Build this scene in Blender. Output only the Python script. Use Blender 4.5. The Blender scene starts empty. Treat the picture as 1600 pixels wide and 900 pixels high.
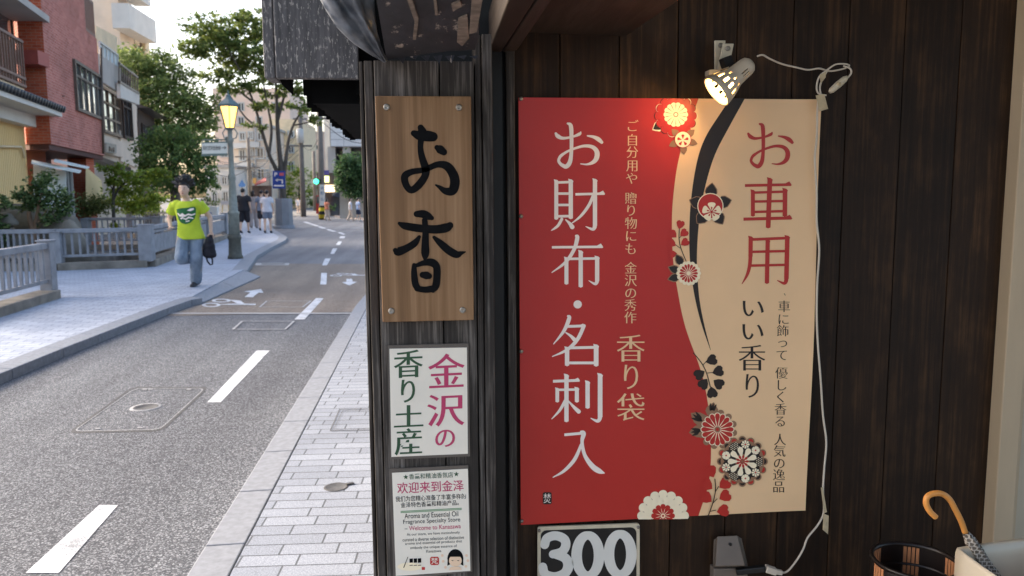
import bpy, bmesh, math, random
from mathutils import Vector, Matrix
rnd = random.Random(7)
scene = bpy.context.scene
COL = scene.collection
# ------------------------------------------------------------------ camera, world, sun, exposure
EYE = Vector((0, 0, 1.5)); FPX = 1236.0
YAW, PITCH, ROLL = math.radians(6.23), math.radians(6.7), math.radians(.39)
FWD = Vector((math.sin(YAW)*math.cos(PITCH), math.cos(YAW)*math.cos(PITCH), -math.sin(PITCH)))
_r = Vector((math.cos(YAW), -math.sin(YAW), 0)); _u = _r.cross(FWD)
RGT = math.cos(ROLL)*_r - math.sin(ROLL)*_u; UPV = math.sin(ROLL)*_r + math.cos(ROLL)*_u
cam_d = bpy.data.cameras.new('camera'); cam = bpy.data.objects.new('camera', cam_d); COL.objects.link(cam)
cam_d.sensor_width = 36; cam_d.lens = FPX/1600*36; cam_d.clip_start = .05; cam_d.clip_end = 3000
cam.matrix_world = Matrix(((RGT.x, UPV.x, -FWD.x, EYE.x), (RGT.y, UPV.y, -FWD.y, EYE.y), (RGT.z, UPV.z, -FWD.z, EYE.z), (0, 0, 0, 1)))
cam_d.dof.use_dof = True; cam_d.dof.focus_distance = 1.95; cam_d.dof.aperture_fstop = 7.0
scene.camera = cam
world = bpy.data.worlds.new('World'); scene.world = world; world.use_nodes = True
wn = world.node_tree.nodes; bg = wn['Background']
sky = wn.new('ShaderNodeTexSky'); sky.sky_type = 'NISHITA'; sky.sun_disc = False
SUN_EL, SUN_AZ = math.radians(30), math.radians(-65)      # azimuth from +Y towards +X
sky.sun_elevation = SUN_EL; sky.sun_rotation = SUN_AZ; sky.air_density = 1.0; sky.dust_density = 5.0; sky.ozone_density = 1.0
world.node_tree.links.new(sky.outputs[0], bg.inputs[0]); bg.inputs[1].default_value = .15
sun_d = bpy.data.lights.new('sun', 'SUN'); sun = bpy.data.objects.new('sun', sun_d); COL.objects.link(sun)
sun_d.energy = 1.0; sun_d.angle = math.radians(14); sun_d.color = (1, .93, .84)
sdir = Vector((math.sin(SUN_AZ)*math.cos(SUN_EL), math.cos(SUN_AZ)*math.cos(SUN_EL), math.sin(SUN_EL)))
sun.rotation_euler = (-sdir).to_track_quat('-Z', 'Y').to_euler(); sun.location = (0, 0, 30)
scene.view_settings.view_transform = 'Standard'; scene.view_settings.look = 'None'
scene.view_settings.exposure = 1.72; scene.view_settings.gamma = 1
try: scene.cycles.max_bounces = 6; scene.cycles.transparent_max_bounces = 8
except Exception: pass

# ------------------------------------------------------------------ helpers
def ray(px, py): return FWD + RGT*((px-800)/FPX) + UPV*((450-py)/FPX)
def G(px, py, z=0.0):
    d = ray(px, py); return EYE + d*((z-EYE.z)/d.z)
def P(px, py, Y):
    d = ray(px, py); return EYE + d*(Y/d.y)
def VP(px, py, A, dr):                                    # point on the vertical plane through A along dr
    n = Vector((dr.y, -dr.x, 0)); d = ray(px, py); return EYE + d*((A-EYE).dot(n)/d.dot(n))
def lin(c):
    c /= 255.0; return c/12.92 if c <= .04045 else ((c+.055)/1.055)**2.4
def S(r, g, b): return (lin(r), lin(g), lin(b))

class MB:
    def __init__(s): s.v = []; s.f = []; s.m = []; s.s = []
    def add(s, vs, fs, m=0, smooth=False):
        b = len(s.v); s.v += [Vector(v) for v in vs]
        for f in fs: s.f.append([b+i for i in f]); s.m.append(m); s.s.append(smooth)
        return s
    def obox(s, c, ax, ay, az, m=0):
        c, ax, ay, az = Vector(c), Vector(ax), Vector(ay), Vector(az)
        vs = [c+ax*i+ay*j+az*k for k in (-1, 1) for j in (-1, 1) for i in (-1, 1)]
        return s.add(vs, [(0, 2, 3, 1), (4, 5, 7, 6), (0, 1, 5, 4), (2, 6, 7, 3), (0, 4, 6, 2), (1, 3, 7, 5)], m)
    def box(s, x0, x1, y0, y1, z0, z1, m=0):
        return s.obox(((x0+x1)/2, (y0+y1)/2, (z0+z1)/2), ((x1-x0)/2, 0, 0), (0, (y1-y0)/2, 0), (0, 0, (z1-z0)/2), m)
    def bar(s, p, q, w, h, m=0, up=(0, 0, 1)):
        p, q = Vector(p), Vector(q); d = q-p; up = Vector(up); a = d.cross(up)
        if a.length < 1e-6: a = Vector((1, 0, 0))
        a.normalize(); b = a.cross(d).normalized()
        return s.obox((p+q)/2, d/2, a*w/2, b*h/2, m)
    def tube(s, pts, rads, n=8, m=0, cap=True, smooth=True, flat=None):
        pts = [Vector(p) for p in pts]
        if not hasattr(rads, '__len__'): rads = [rads]*len(pts)
        vs = []; fs = []; prev = None
        for i, p in enumerate(pts):
            d = (pts[min(i+1, len(pts)-1)]-pts[max(i-1, 0)]).normalized()
            a = (prev - d*prev.dot(d)) if prev else d.orthogonal()
            if a.length < 1e-5: a = d.orthogonal()
            a.normalize(); prev = a; b = d.cross(a)
            for k in range(n):
                t = 2*math.pi*k/n; vs.append(p+(a*math.cos(t)+b*math.sin(t))*rads[i])
        for i in range(len(pts)-1):
            for k in range(n):
                fs.append((i*n+k, i*n+(k+1) % n, (i+1)*n+(k+1) % n, (i+1)*n+k))
        if cap: fs.append(tuple(range(n))[::-1]); fs.append(tuple((len(pts)-1)*n+k for k in range(n)))
        return s.add(vs, fs, m, smooth)
    def lathe(s, c, ax, prof, n=24, m=0, skip=None, smooth=True, cap=False):  # prof: (along, radius)
        c = Vector(c); ax = Vector(ax).normalized(); a = ax.orthogonal().normalized(); b = ax.cross(a)
        vs = []; fs = []
        for (h, r) in prof:
            for k in range(n):
                t = 2*math.pi*k/n; vs.append(c+ax*h+(a*math.cos(t)+b*math.sin(t))*r)
        for i in range(len(prof)-1):
            for k in range(n):
                if skip and skip(i, k): continue
                fs.append((i*n+k, i*n+(k+1) % n, (i+1)*n+(k+1) % n, (i+1)*n+k))
        if cap: fs.append(tuple(range(n))[::-1]); fs.append(tuple((len(prof)-1)*n+k for k in range(n)))
        return s.add(vs, fs, m, smooth)
    def ell(s, c, r, m=0, nu=12, nv=8, rot=None):
        c = Vector(c); vs = []; fs = []
        if not hasattr(r, '__len__'): r = (r, r, r)
        for j in range(nv+1):
            ph = math.pi*j/nv
            for i in range(nu):
                t = 2*math.pi*i/nu; v = Vector((r[0]*math.sin(ph)*math.cos(t), r[1]*math.sin(ph)*math.sin(t), r[2]*math.cos(ph)))
                vs.append(c+(rot @ v if rot else v))
        for j in range(nv):
            for i in range(nu): fs.append((j*nu+i, (j+1)*nu+i, (j+1)*nu+(i+1) % nu, j*nu+(i+1) % nu))
        return s.add(vs, fs, m, True)
    def poly(s, pts, m=0): return s.add(pts, [tuple(range(len(pts)))], m)
    def prism(s, pts, vec, m=0):
        n = len(pts); vec = Vector(vec); pts = [Vector(p) for p in pts]
        fs = [tuple(range(n))[::-1], tuple(range(n, 2*n))]+[(i, (i+1) % n, n+(i+1) % n, n+i) for i in range(n)]
        return s.add(pts+[p+vec for p in pts], fs, m)
    def build(s, name, mats, parent=None, bevel=0, recalc=True, base=None, remesh=0, smooth=None, solid=0):
        if not isinstance(mats, (list, tuple)): mats = [mats]
        if parent is not None: o0 = wbase(parent)
        elif base is not None: o0 = Vector(base)
        else:
            o0 = Vector(((min(v.x for v in s.v)+max(v.x for v in s.v))/2, (min(v.y for v in s.v)+max(v.y for v in s.v))/2, min(v.z for v in s.v)))
        me = bpy.data.meshes.new(name); me.from_pydata([v-o0 for v in s.v], [], s.f)
        for m in mats: me.materials.append(m)
        for i, p in enumerate(me.polygons): p.material_index = s.m[i]; p.use_smooth = s.s[i]
        if recalc or any(len(f) > 4 for f in s.f):
            bm = bmesh.new(); bm.from_mesh(me)
            big = [f for f in bm.faces if len(f.verts) > 4]
            if big: bmesh.ops.triangulate(bm, faces=big)
            if recalc: bmesh.ops.recalc_face_normals(bm, faces=bm.faces)
            bm.to_mesh(me); bm.free()
        o = bpy.data.objects.new(name, me); COL.objects.link(o)
        if parent is not None: o.parent = parent
        else: o.location = o0
        if bevel:
            b = o.modifiers.new('bevel', 'BEVEL'); b.width = bevel; b.segments = 2; b.limit_method = 'ANGLE'
        if solid:
            b = o.modifiers.new('solid', 'SOLIDIFY'); b.thickness = solid
        if remesh:
            r = o.modifiers.new('remesh', 'REMESH'); r.mode = 'VOXEL'; r.voxel_size = remesh; r.use_smooth_shade = True
            sm = o.modifiers.new('smooth', 'SMOOTH'); sm.iterations = smooth or 4; sm.factor = .5
        return o
def wbase(o):
    v = Vector((0, 0, 0))
    while o is not None: v = v+o.location; o = o.parent
    return v
def tag(o, label, cat, group=None):
    o['label'] = label; o['category'] = cat
    if group: o['group'] = group
    return o
def thing(name, label, cat, loc, group=None):
    o = bpy.data.objects.new(name, None); COL.objects.link(o); o.location = loc; o.empty_display_size = .1
    return tag(o, label, cat, group)
def struct(o, kind='structure'): o['kind'] = kind; return o
def cat_copy(o, parent=None):
    c = o.copy(); COL.objects.link(c); c.parent = parent
    for ch in [x for x in COL.objects if x.parent == o]: cat_copy(ch, c)
    return c
def spline(pts, n=8):                                       # Catmull-Rom through tuples of any size
    out = []
    for i in range(len(pts)-1):
        p0, p1, p2, p3 = pts[max(i-1, 0)], pts[i], pts[i+1], pts[min(i+2, len(pts)-1)]
        for k in range(n):
            t = k/n
            out.append(tuple(.5*((2*b)+(-a+c)*t+(2*a-5*b+4*c-d)*t*t+(-a+3*b-3*c+d)*t**3) for a, b, c, d in zip(p0, p1, p2, p3)))
    out.append(tuple(pts[-1])); return out

# ------------------------------------------------------------------ materials
def nodes(name):
    m = bpy.data.materials.new(name); m.use_nodes = True; nt = m.node_tree
    return m, nt, nt.nodes['Principled BSDF'], nt.links.new
def ramp(nt, stops, interp='LINEAR'):
    r = nt.nodes.new('ShaderNodeValToRGB'); r.color_ramp.interpolation = interp
    e = r.color_ramp.elements
    while len(e) < len(stops): e.new(.5)
    for el, (p, c) in zip(e, stops): el.position = p; el.color = (*c[:3], 1)
    return r
def coords(nt, L, stretch=(1, 1, 1), rot=(0, 0, 0), world_space=False):
    mp = nt.nodes.new('ShaderNodeMapping'); mp.inputs['Scale'].default_value = stretch; mp.inputs['Rotation'].default_value = rot
    if world_space:
        g = nt.nodes.new('ShaderNodeNewGeometry'); L(g.outputs['Position'], mp.inputs[0])
    else:
        tc = nt.nodes.new('ShaderNodeTexCoord'); L(tc.outputs['Object'], mp.inputs[0])
    return mp.outputs[0]
def noise(nt, L, vec, scale, detail=4, rough=.55):
    n = nt.nodes.new('ShaderNodeTexNoise'); n.inputs['Scale'].default_value = scale; n.inputs['Detail'].default_value = detail
    n.inputs['Roughness'].default_value = rough; L(vec, n.inputs['Vector']); return n.outputs['Fac']
def mixc(nt, L, fac, a, b, mode='MIX'):
    x = nt.nodes.new('ShaderNodeMix'); x.data_type = 'RGBA'; x.blend_type = mode
    for sock, val in ((x.inputs[0], fac), (x.inputs[6], a), (x.inputs[7], b)):
        if hasattr(val, 'is_output') or isinstance(val, bpy.types.NodeSocket): L(val, sock)
        elif isinstance(val, (int, float)): sock.default_value = val
        else: sock.default_value = (*val[:3], 1)
    return x.outputs[2]
def bump(nt, L, b, h, strength, dist=.01):
    n = nt.nodes.new('ShaderNodeBump'); n.inputs['Strength'].default_value = strength; n.inputs['Distance'].default_value = dist
    L(h, n.inputs['Height']); L(n.outputs[0], b.inputs['Normal'])
def sc(c, k): return tuple(min(1, x*k) for x in c)
def M(name, col, rough=.6, var=.15, scale=6, stretch=(1, 1, 1), metal=0, bmp=0, spec=.4, emit=0, detail=5):
    m, nt, b, L = nodes(name)
    b.inputs['Roughness'].default_value = rough; b.inputs['Metallic'].default_value = metal; b.inputs['Specular IOR Level'].default_value = spec
    v = coords(nt, L, stretch); f = noise(nt, L, v, scale, detail)
    r = ramp(nt, [(.3, sc(col, 1-var)), (.7, sc(col, 1+var))]); L(f, r.inputs[0]); L(r.outputs[0], b.inputs['Base Color'])
    if bmp: bump(nt, L, b, f, bmp)
    if emit:
        b.inputs['Emission Color'].default_value = (*col, 1); b.inputs['Emission Strength'].default_value = emit
    return m
def island(nt): return nt.nodes.new('ShaderNodeNewGeometry').outputs['Random Per Island']
def wood(name, dark, mid, lite, grain=(60, 60, 2.2), lite_at=.66, rough=.6, plank=.25, bmp=.25, blotch=1.6):
    """weathered vertical-grained boards: streaks, blotches, a tone of its own per board"""
    m, nt, b, L = nodes(name); b.inputs['Roughness'].default_value = rough; b.inputs['Specular IOR Level'].default_value = .25
    rv = island(nt)
    tc = nt.nodes.new('ShaderNodeTexCoord'); cx = nt.nodes.new('ShaderNodeCombineXYZ')
    mm = nt.nodes.new('ShaderNodeMath'); mm.operation = 'MULTIPLY'; mm.inputs[1].default_value = 37.0; L(rv, mm.inputs[0])
    for k in (0, 2): L(mm.outputs[0], cx.inputs[k])
    va = nt.nodes.new('ShaderNodeVectorMath'); va.operation = 'ADD'; L(tc.outputs['Object'], va.inputs[0]); L(cx.outputs[0], va.inputs[1])
    mp = nt.nodes.new('ShaderNodeMapping'); mp.inputs['Scale'].default_value = grain; L(va.outputs[0], mp.inputs[0])
    f = noise(nt, L, mp.outputs[0], 1.0, 7, .62)
    mp2 = nt.nodes.new('ShaderNodeMapping'); mp2.inputs['Scale'].default_value = (grain[0]*.12, grain[1]*.12, grain[2]*blotch); L(va.outputs[0], mp2.inputs[0])
    f2 = noise(nt, L, mp2.outputs[0], 1.0, 4, .6)
    r = ramp(nt, [(.28, dark), (.52, mid), (lite_at+.1, lite)]); 
    av = nt.nodes.new('ShaderNodeMath'); av.operation = 'MULTIPLY_ADD'; av.inputs[1].default_value = .55; L(f, av.inputs[0])
    h2 = nt.nodes.new('ShaderNodeMath'); h2.operation = 'MULTIPLY'; h2.inputs[1].default_value = .48; L(f2, h2.inputs[0]); L(h2.outputs[0], av.inputs[2])
    L(av.outputs[0], r.inputs[0])
    tone = nt.nodes.new('ShaderNodeMapRange'); tone.inputs[3].default_value = 1-plank; tone.inputs[4].default_value = 1+plank; L(rv, tone.inputs[0])
    hs = nt.nodes.new('ShaderNodeHueSaturation'); L(tone.outputs[0], hs.inputs['Value']); L(r.outputs[0], hs.inputs['Color'])
    L(hs.outputs[0], b.inputs['Base Color']); bump(nt, L, b, f, bmp, .004)
    return m
def leafmat(name, dark, mid, lite, rough=.5, trans=.42):
    m, nt, b, L = nodes(name); b.inputs['Roughness'].default_value = rough; b.inputs['Specular IOR Level'].default_value = .25
    r = ramp(nt, [(0, dark), (.5, mid), (1, lite)]); L(island(nt), r.inputs[0])
    v = coords(nt, L); f = noise(nt, L, v, .9, 3)
    r2 = ramp(nt, [(.35, (.62, .66, .6)), (.65, (1.25, 1.2, 1.05))]); L(f, r2.inputs[0])
    c = mixc(nt, L, 1.0, r.outputs[0], r2.outputs[0], 'MULTIPLY'); L(c, b.inputs['Base Color'])
    t = nt.nodes.new('ShaderNodeBsdfTranslucent'); L(c, t.inputs[0]); mx = nt.nodes.new('ShaderNodeMixShader'); mx.inputs[0].default_value = trans
    L(b.outputs[0], mx.inputs[1]); L(t.outputs[0], mx.inputs[2]); L(mx.outputs[0], nt.nodes['Material Output'].inputs[0])
    return m
def brickmat(name, c1, c2, mortar, w, h, ms=.012, rot=(0, 0, 0), world_space=True, rough=.75, offset=.5, bmp=.4, speck=.15, squash=1.0, stain=.25, axes=None, speck_scale=160):
    m, nt, b, L = nodes(name); b.inputs['Roughness'].default_value = rough; b.inputs['Specular IOR Level'].default_value = .25
    v = coords(nt, L, (1, 1, 1), rot, world_space)
    if axes:                                              # pick the two axes the courses lie in
        sp = nt.nodes.new('ShaderNodeSeparateXYZ'); L(v, sp.inputs[0]); cb = nt.nodes.new('ShaderNodeCombineXYZ')
        for k, a in enumerate(axes): L(sp.outputs[a], cb.inputs[k])
        v = cb.outputs[0]
    bt = nt.nodes.new('ShaderNodeTexBrick'); L(v, bt.inputs['Vector'])
    bt.inputs['Scale'].default_value = 1; bt.inputs['Brick Width'].default_value = w; bt.inputs['Row Height'].default_value = h
    bt.inputs['Mortar Size'].default_value = ms/2; bt.inputs['Mortar Smooth'].default_value = .15; bt.offset = offset; bt.squash = squash; bt.squash_frequency = 3
    bt.inputs['Color1'].default_value = (*c1, 1); bt.inputs['Color2'].default_value = (*c2, 1); bt.inputs['Mortar'].default_value = (*mortar, 1)
    f = noise(nt, L, v, speck_scale, 2); r = ramp(nt, [(.35, (1-speck,)*3), (.65, (1+speck,)*3)]); L(f, r.inputs[0])
    c = mixc(nt, L, 1.0, bt.outputs[0], r.outputs[0], 'MULTIPLY')
    f2 = noise(nt, L, v, .9, 5, .6); r2 = ramp(nt, [(.3, (1-stain,)*3), (.62, (1.04,)*3)]); L(f2, r2.inputs[0])
    L(mixc(nt, L, 1.0, c, r2.outputs[0], 'MULTIPLY'), b.inputs['Base Color'])
    iv = nt.nodes.new('ShaderNodeMath'); iv.operation = 'SUBTRACT'; iv.inputs[0].default_value = 1; L(bt.outputs['Fac'], iv.inputs[1])
    bump(nt, L, b, iv.outputs[0], bmp, .004)
    return m
def asphaltmat(name, dark, lite, stone, tint_scale=.35, speck=420, amount=.5):
    m, nt, b, L = nodes(name); b.inputs['Roughness'].default_value = .85; b.inputs['Specular IOR Level'].default_value = .25
    v = coords(nt, L, world_space=True)
    vo = nt.nodes.new('ShaderNodeTexVoronoi'); vo.inputs['Scale'].default_value = speck*.28; L(v, vo.inputs['Vector'])
    sp = nt.nodes.new('ShaderNodeSeparateColor'); L(vo.outputs['Color'], sp.inputs[0])
    r = ramp(nt, [(0, dark), (.3, sc(dark, 1.3)), (amount, lite), (.92, stone), (1, sc(stone, 1.2))]); L(sp.outputs[0], r.inputs[0])
    d = ramp(nt, [(.25, (1, 1, 1)), (.62, (.74, .74, .75))]); L(vo.outputs['Distance'], d.inputs[0])
    f = noise(nt, L, v, tint_scale, 6, .6); r2 = ramp(nt, [(.3, (.80, .80, .82)), (.7, (1.12, 1.11, 1.08))]); L(f, r2.inputs[0])
    vw = coords(nt, L, (2.1, .10, 1), world_space=True); fw = noise(nt, L, vw, 1.0, 5, .6); r3 = ramp(nt, [(.34, (.80, .79, .80)), (.6, (1.07, 1.07, 1.06))]); L(fw, r3.inputs[0])
    fc = noise(nt, L, v, 6.0, 8, .75); r4 = ramp(nt, [(.30, (.72, .72, .72)), (.42, (1, 1, 1))]); L(fc, r4.inputs[0]); r5 = mixc(nt, L, 1, r3.outputs[0], r4.outputs[0], 'MULTIPLY')
    c = mixc(nt, L, 1, r.outputs[0], d.outputs[0], 'MULTIPLY'); c = mixc(nt, L, 1, c, r5, 'MULTIPLY'); L(mixc(nt, L, 1, c, r2.outputs[0], 'MULTIPLY'), b.inputs['Base Color'])
    bump(nt, L, b, sp.outputs[0], .25, .004)
    return m
def wornpaint(name, col, under, thr=.47):
    m, nt, b, L = nodes(name); b.inputs['Roughness'].default_value = .7
    v = coords(nt, L, world_space=True); f = noise(nt, L, v, 150, 3, .7); g = noise(nt, L, v, 5, 5, .65)
    a = nt.nodes.new('ShaderNodeMath'); a.operation = 'MULTIPLY_ADD'; a.inputs[1].default_value = .55; L(f, a.inputs[0])
    h = nt.nodes.new('ShaderNodeMath'); h.operation = 'MULTIPLY'; h.inputs[1].default_value = .45; L(g, h.inputs[0]); L(h.outputs[0], a.inputs[2])
    k = ramp(nt, [(thr-.07, (0, 0, 0)), (thr, (1, 1, 1))]); L(a.outputs[0], k.inputs[0])
    r = ramp(nt, [(.3, sc(col, .86)), (.7, sc(col, 1.04))]); L(g, r.inputs[0])
    L(mixc(nt, L, k.outputs[0], under, r.outputs[0]), b.inputs['Base Color']); return m
def glassmat(name, col, rough=.08, metal=0):
    m, nt, b, L = nodes(name); b.inputs['Roughness'].default_value = rough; b.inputs['Specular IOR Level'].default_value = .9; b.inputs['Metallic'].default_value = metal
    v = coords(nt, L); f = noise(nt, L, v, .8, 2); r = ramp(nt, [(.35, sc(col, .6)), (.65, sc(col, 1.4))]); L(f, r.inputs[0]); L(r.outputs[0], b.inputs['Base Color'])
    return m
def emitmat(name, col, k):
    m, nt, b, L = nodes(name); b.inputs['Base Color'].default_value = (*col, 1)
    b.inputs['Emission Color'].default_value = (*col, 1); b.inputs['Emission Strength'].default_value = k; return m
def flakemat(name, base, flake, stretch, thr=.6):
    """old painted board: weathered grain with flakes of the next coat in a shape of their own"""
    m, nt, b, L = nodes(name); b.inputs['Roughness'].default_value = .7
    v = coords(nt, L, stretch); f = noise(nt, L, v, 1.0, 6, .68); g = coords(nt, L, (stretch[0]*.5, stretch[1]*.5, stretch[2]*.13)); f2 = noise(nt, L, g, 1.2, 6, .6)
    r = ramp(nt, [(.3, sc(base, .5)), (.7, sc(base, 1.5))]); L(f2, r.inputs[0])
    k = ramp(nt, [(thr, (0, 0, 0)), (thr+.05, (1, 1, 1))]); L(f, k.inputs[0])
    L(mixc(nt, L, k.outputs[0], r.outputs[0], flake), b.inputs['Base Color']); bump(nt, L, b, f2, .4, .004)
    return m

m_plank = wood('shop_planks', (.007, .0033, .0013), (.026, .0118, .0044), (.092, .043, .016), lite_at=.6, plank=.38, grain=(90, 90, 2.6), blotch=2.2)
m_post = wood('post_boards', (.012, .0095, .008), (.050, .041, .034), (.20, .172, .148), lite_at=.57, grain=(210, 210, 5), plank=.25, blotch=.8)
m_dark = M('dark_timber', (.009, .0075, .0068), .7, .4, 30, (1, 1, .08), bmp=.3)
m_sign = wood('sign_board_wood', (.07, .034, .015), (.25, .135, .062), (.46, .28, .15), grain=(48, 48, 1.1), lite_at=.64, plank=0, rough=.5, bmp=.15, blotch=.6)
m_ink = M('black_ink', (.007, .007, .0075), .8, .3, 40, spec=.08)
m_steel = M('screw_steel', (.34, .30, .25), .45, .3, 60, metal=.9)
m_black = M('black_paint', (.008, .008, .008), .5, .3, 20)
m_soffit = M('eave_dull_black', (.006, .006, .006), .9, .3, 12, spec=.05)  # even near-black of the eave underside, almost without gloss
m_flake = flakemat('fascia_flaking', (.090, .084, .084), (.34, .31, .28), (150, 150, 52), .555)
m_tin = M('galvanised_sheet', (.19, .20, .22), .42, .5, 14, (1, 1, 1), metal=.45, bmp=.25)
m_peel = flakemat('peeling_soffit', (.022, .022, .028), (.34, .28, .23), (34, 12, 12), .60)
m_brownbeam = wood('brown_beam', (.016, .011, .008), (.036, .025, .019), (.07, .05, .038), grain=(60, 6, 60), rough=.6)
m_red = M('poster_red', S(186, 42, 36), .34, .05, 3.2, bmp=.5)
m_cream = M('poster_cream', S(242, 200, 152), .36, .05, 3.2, bmp=.5)
m_pblack = M('poster_black', S(38, 28, 24), .45, .08, 4)
m_pwhite = M('poster_white', S(252, 236, 222), .45, .02, 4)
m_ptan = M('poster_tan', S(150, 112, 84), .45, .06, 4)
m_pcream2 = M('poster_cream_light', S(255, 236, 200), .45, .02, 4)
m_paper = M('white_paper', S(240, 230, 212), .5, .05, 9)
m_sleeve = M('grey_plastic_sleeve', S(98, 90, 82), .3, .12, 14)
m_pink = M('pink_ink', S(190, 62, 100), .6, .04, 9)
m_green = M('green_ink', S(52, 84, 56), .6, .06, 9)
m_greenbar = M('green_bar', S(126, 158, 120), .6, .06, 9)
m_seal = M('red_seal', S(190, 48, 44), .6, .06, 9)
m_skinflat = M('drawn_skin', S(240, 206, 172), .6, .03, 9)
m_white = M('white_enamel', S(208, 194, 166), .4, .10, 18)
m_lampwhite = M('lamp_enamel', S(196, 182, 160), .38, .08, 18)
m_lampin = M('lamp_inside', S(245, 235, 205), .5, .03, 18)
m_bulb = emitmat('bulb_glow', (1, .64, .22), 11)
m_cord = M('cream_cord', S(214, 200, 180), .5, .06, 30)
m_tape = M('old_tape', S(196, 176, 140), .6, .2, 40)
m_grey = M('outlet_grey', S(116, 104, 92), .5, .06, 18)
m_frame = M('cream_frame', S(192, 170, 140), .5, .08, 9, (1, 1, .2))
m_door = M('door_leaf', S(192, 178, 154), .45, .06, 6)
m_ceram = M('glazed_ceramic', S(192, 182, 164), .3, .06, 8)
m_handle = M('varnished_cane', S(206, 140, 70), .35, .18, 16, (1, 1, .3))
m_lacq = M('black_lacquer', (.012, .008, .007), .38, .3, 12)
m_bamboo = M('bamboo_strip', S(176, 120, 82), .45, .25, 22, (1, 1, .1))
# ------------------------------------------------------------------ lettering from the built-in font
_oc = {}
def outline(txt):
    if txt in _oc: return _oc[txt]
    c = bpy.data.curves.new('t', 'FONT'); c.body = txt; c.size = 1; c.resolution_u = 5
    o = bpy.data.objects.new('t', c); COL.objects.link(o)
    dg = bpy.context.evaluated_depsgraph_get(); dg.update(); cu = o.evaluated_get(dg).to_curve(dg); loops = []
    for sp in cu.splines:
        if sp.type == 'BEZIER':
            bp = list(sp.bezier_points); pts = []
            for i, a in enumerate(bp):
                b = bp[(i+1) % len(bp)]; p0, p1, p2, p3 = a.co, a.handle_right, b.handle_left, b.co
                st = 1 if (((p1-p0).cross(p3-p0)).length+((p2-p0).cross(p3-p0)).length) < 2e-4 else 5
                for k in range(st):
                    t = k/st; q = p0*(1-t)**3+p1*3*t*(1-t)**2+p2*3*t*t*(1-t)+p3*t**3; pts.append((q.x, q.y))
        else: pts = [(p.co.x, p.co.y) for p in sp.points]
        cl = []
        for p in pts:
            if not cl or math.dist(p, cl[-1]) > 1e-4: cl.append(p)
        if len(cl) > 2: loops.append(cl)
    COL.objects.unlink(o); bpy.data.objects.remove(o); bpy.data.curves.remove(c); _oc[txt] = loops; return loops
def area(l): return .5*sum(l[i][0]*l[(i+1) % len(l)][1]-l[(i+1) % len(l)][0]*l[i][1] for i in range(len(l)))
def fatten(loops, dx, dy):
    """move each outline out (or in) by dx across and dy up: turns even strokes into thick and thin ones"""
    if not dx and not dy: return loops
    sgn = 1 if area(max(loops, key=lambda l: abs(area(l)))) > 0 else -1; out = []
    for l in loops:
        n = len(l); r = []
        for i in range(n):
            a, b, c = l[i-1], l[i], l[(i+1) % n]; ns = []
            for p, q in ((a, b), (b, c)):
                ex, ey = q[0]-p[0], q[1]-p[1]; d = math.hypot(ex, ey) or 1; nx, ny = ey/d*sgn, -ex/d*sgn
                ns.append((nx, ny, dx*nx*nx+dy*ny*ny))
            (x1, y1, d1), (x2, y2, d2) = ns; det = x1*y2-x2*y1
            if abs(det) < .35: ux, uy = (x1*d1+x2*d2)/2, (y1*d1+y2*d2)/2
            else: ux, uy = (d1*y2-d2*y1)/det, (x1*d2-x2*d1)/det
            k = math.hypot(ux, uy); mx = 2.2*max(abs(dx), abs(dy))
            if k > mx: ux, uy = ux*mx/k, uy*mx/k
            r.append((b[0]+ux, b[1]+uy))
        out.append(r)
    return out
def bbox(ls):
    xs = [p[0] for l in ls for p in l]; ys = [p[1] for l in ls for p in l]; return min(xs), max(xs), min(ys), max(ys)
def fill(loops2d, to3d):
    c = bpy.data.curves.new('f', 'CURVE'); c.dimensions = '2D'; c.fill_mode = 'BOTH'
    for l in loops2d:
        s = c.splines.new('POLY'); s.points.add(len(l)-1); s.use_cyclic_u = True
        for p, q in zip(s.points, l): p.co = (q[0], q[1], 0, 1)
    o = bpy.data.objects.new('f', c); COL.objects.link(o); dg = bpy.context.evaluated_depsgraph_get(); dg.update()
    me = bpy.data.meshes.new_from_object(o.evaluated_get(dg))
    vs = [to3d(v.co.x, v.co.y) for v in me.vertices]; fs = [tuple(p.vertices) for p in me.polygons]
    COL.objects.unlink(o); bpy.data.objects.remove(o); bpy.data.curves.remove(c); bpy.data.meshes.remove(me)
    return vs, fs
EMW = 1.0
def write(parent, items, Y, mat, name='lettering', dx=0, dy=0, skew=0, wf=None):
    """items: (text, cx, cy, width|None, height|None | em) in photo pixels, laid on the plane y = Y"""
    mb = MB()
    allo = []
    for it in items:
        txt, cx, cy, w, h = it[:5]; rot = it[5] if len(it) > 5 else 0
        ls = fatten(outline(txt), dx, dy); x0, x1, y0, y1 = bbox(ls)
        if w is None and h is not None and h < 0:           # em size: keep the glyph's own place in its square
            k = -h/1.0; ex, ey = (bbox(outline('国'))[0]+bbox(outline('国'))[1])/2, (bbox(outline('国'))[2]+bbox(outline('国'))[3])/2
            kx = ky = k/ (bbox(outline('国'))[1]-bbox(outline('国'))[0])*.86
        else:
            ex, ey = (x0+x1)/2, (y0+y1)/2
            kx = w/(x1-x0) if w else None; ky = h/(y1-y0) if h else None; kx = kx or ky; ky = ky or kx
        cr, sr = math.cos(rot), math.sin(rot)
        pl = []
        for l in ls:
            q = []
            for p in l:
                X, Z = (p[0]-ex)*kx, (p[1]-ey)*ky; Z += skew*X
                X, Z = X*cr-Z*sr, X*sr+Z*cr; q.append((cx+X, cy-Z))
            pl.append(q)
        allo.append(pl)
    for pl in allo:
        vs, fs = fill(pl, lambda a, b: P(a, b, Y)); mb.add([wf(v) for v in vs] if wf else vs, fs)
    return mb.build(name, mat, parent, recalc=False)
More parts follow.
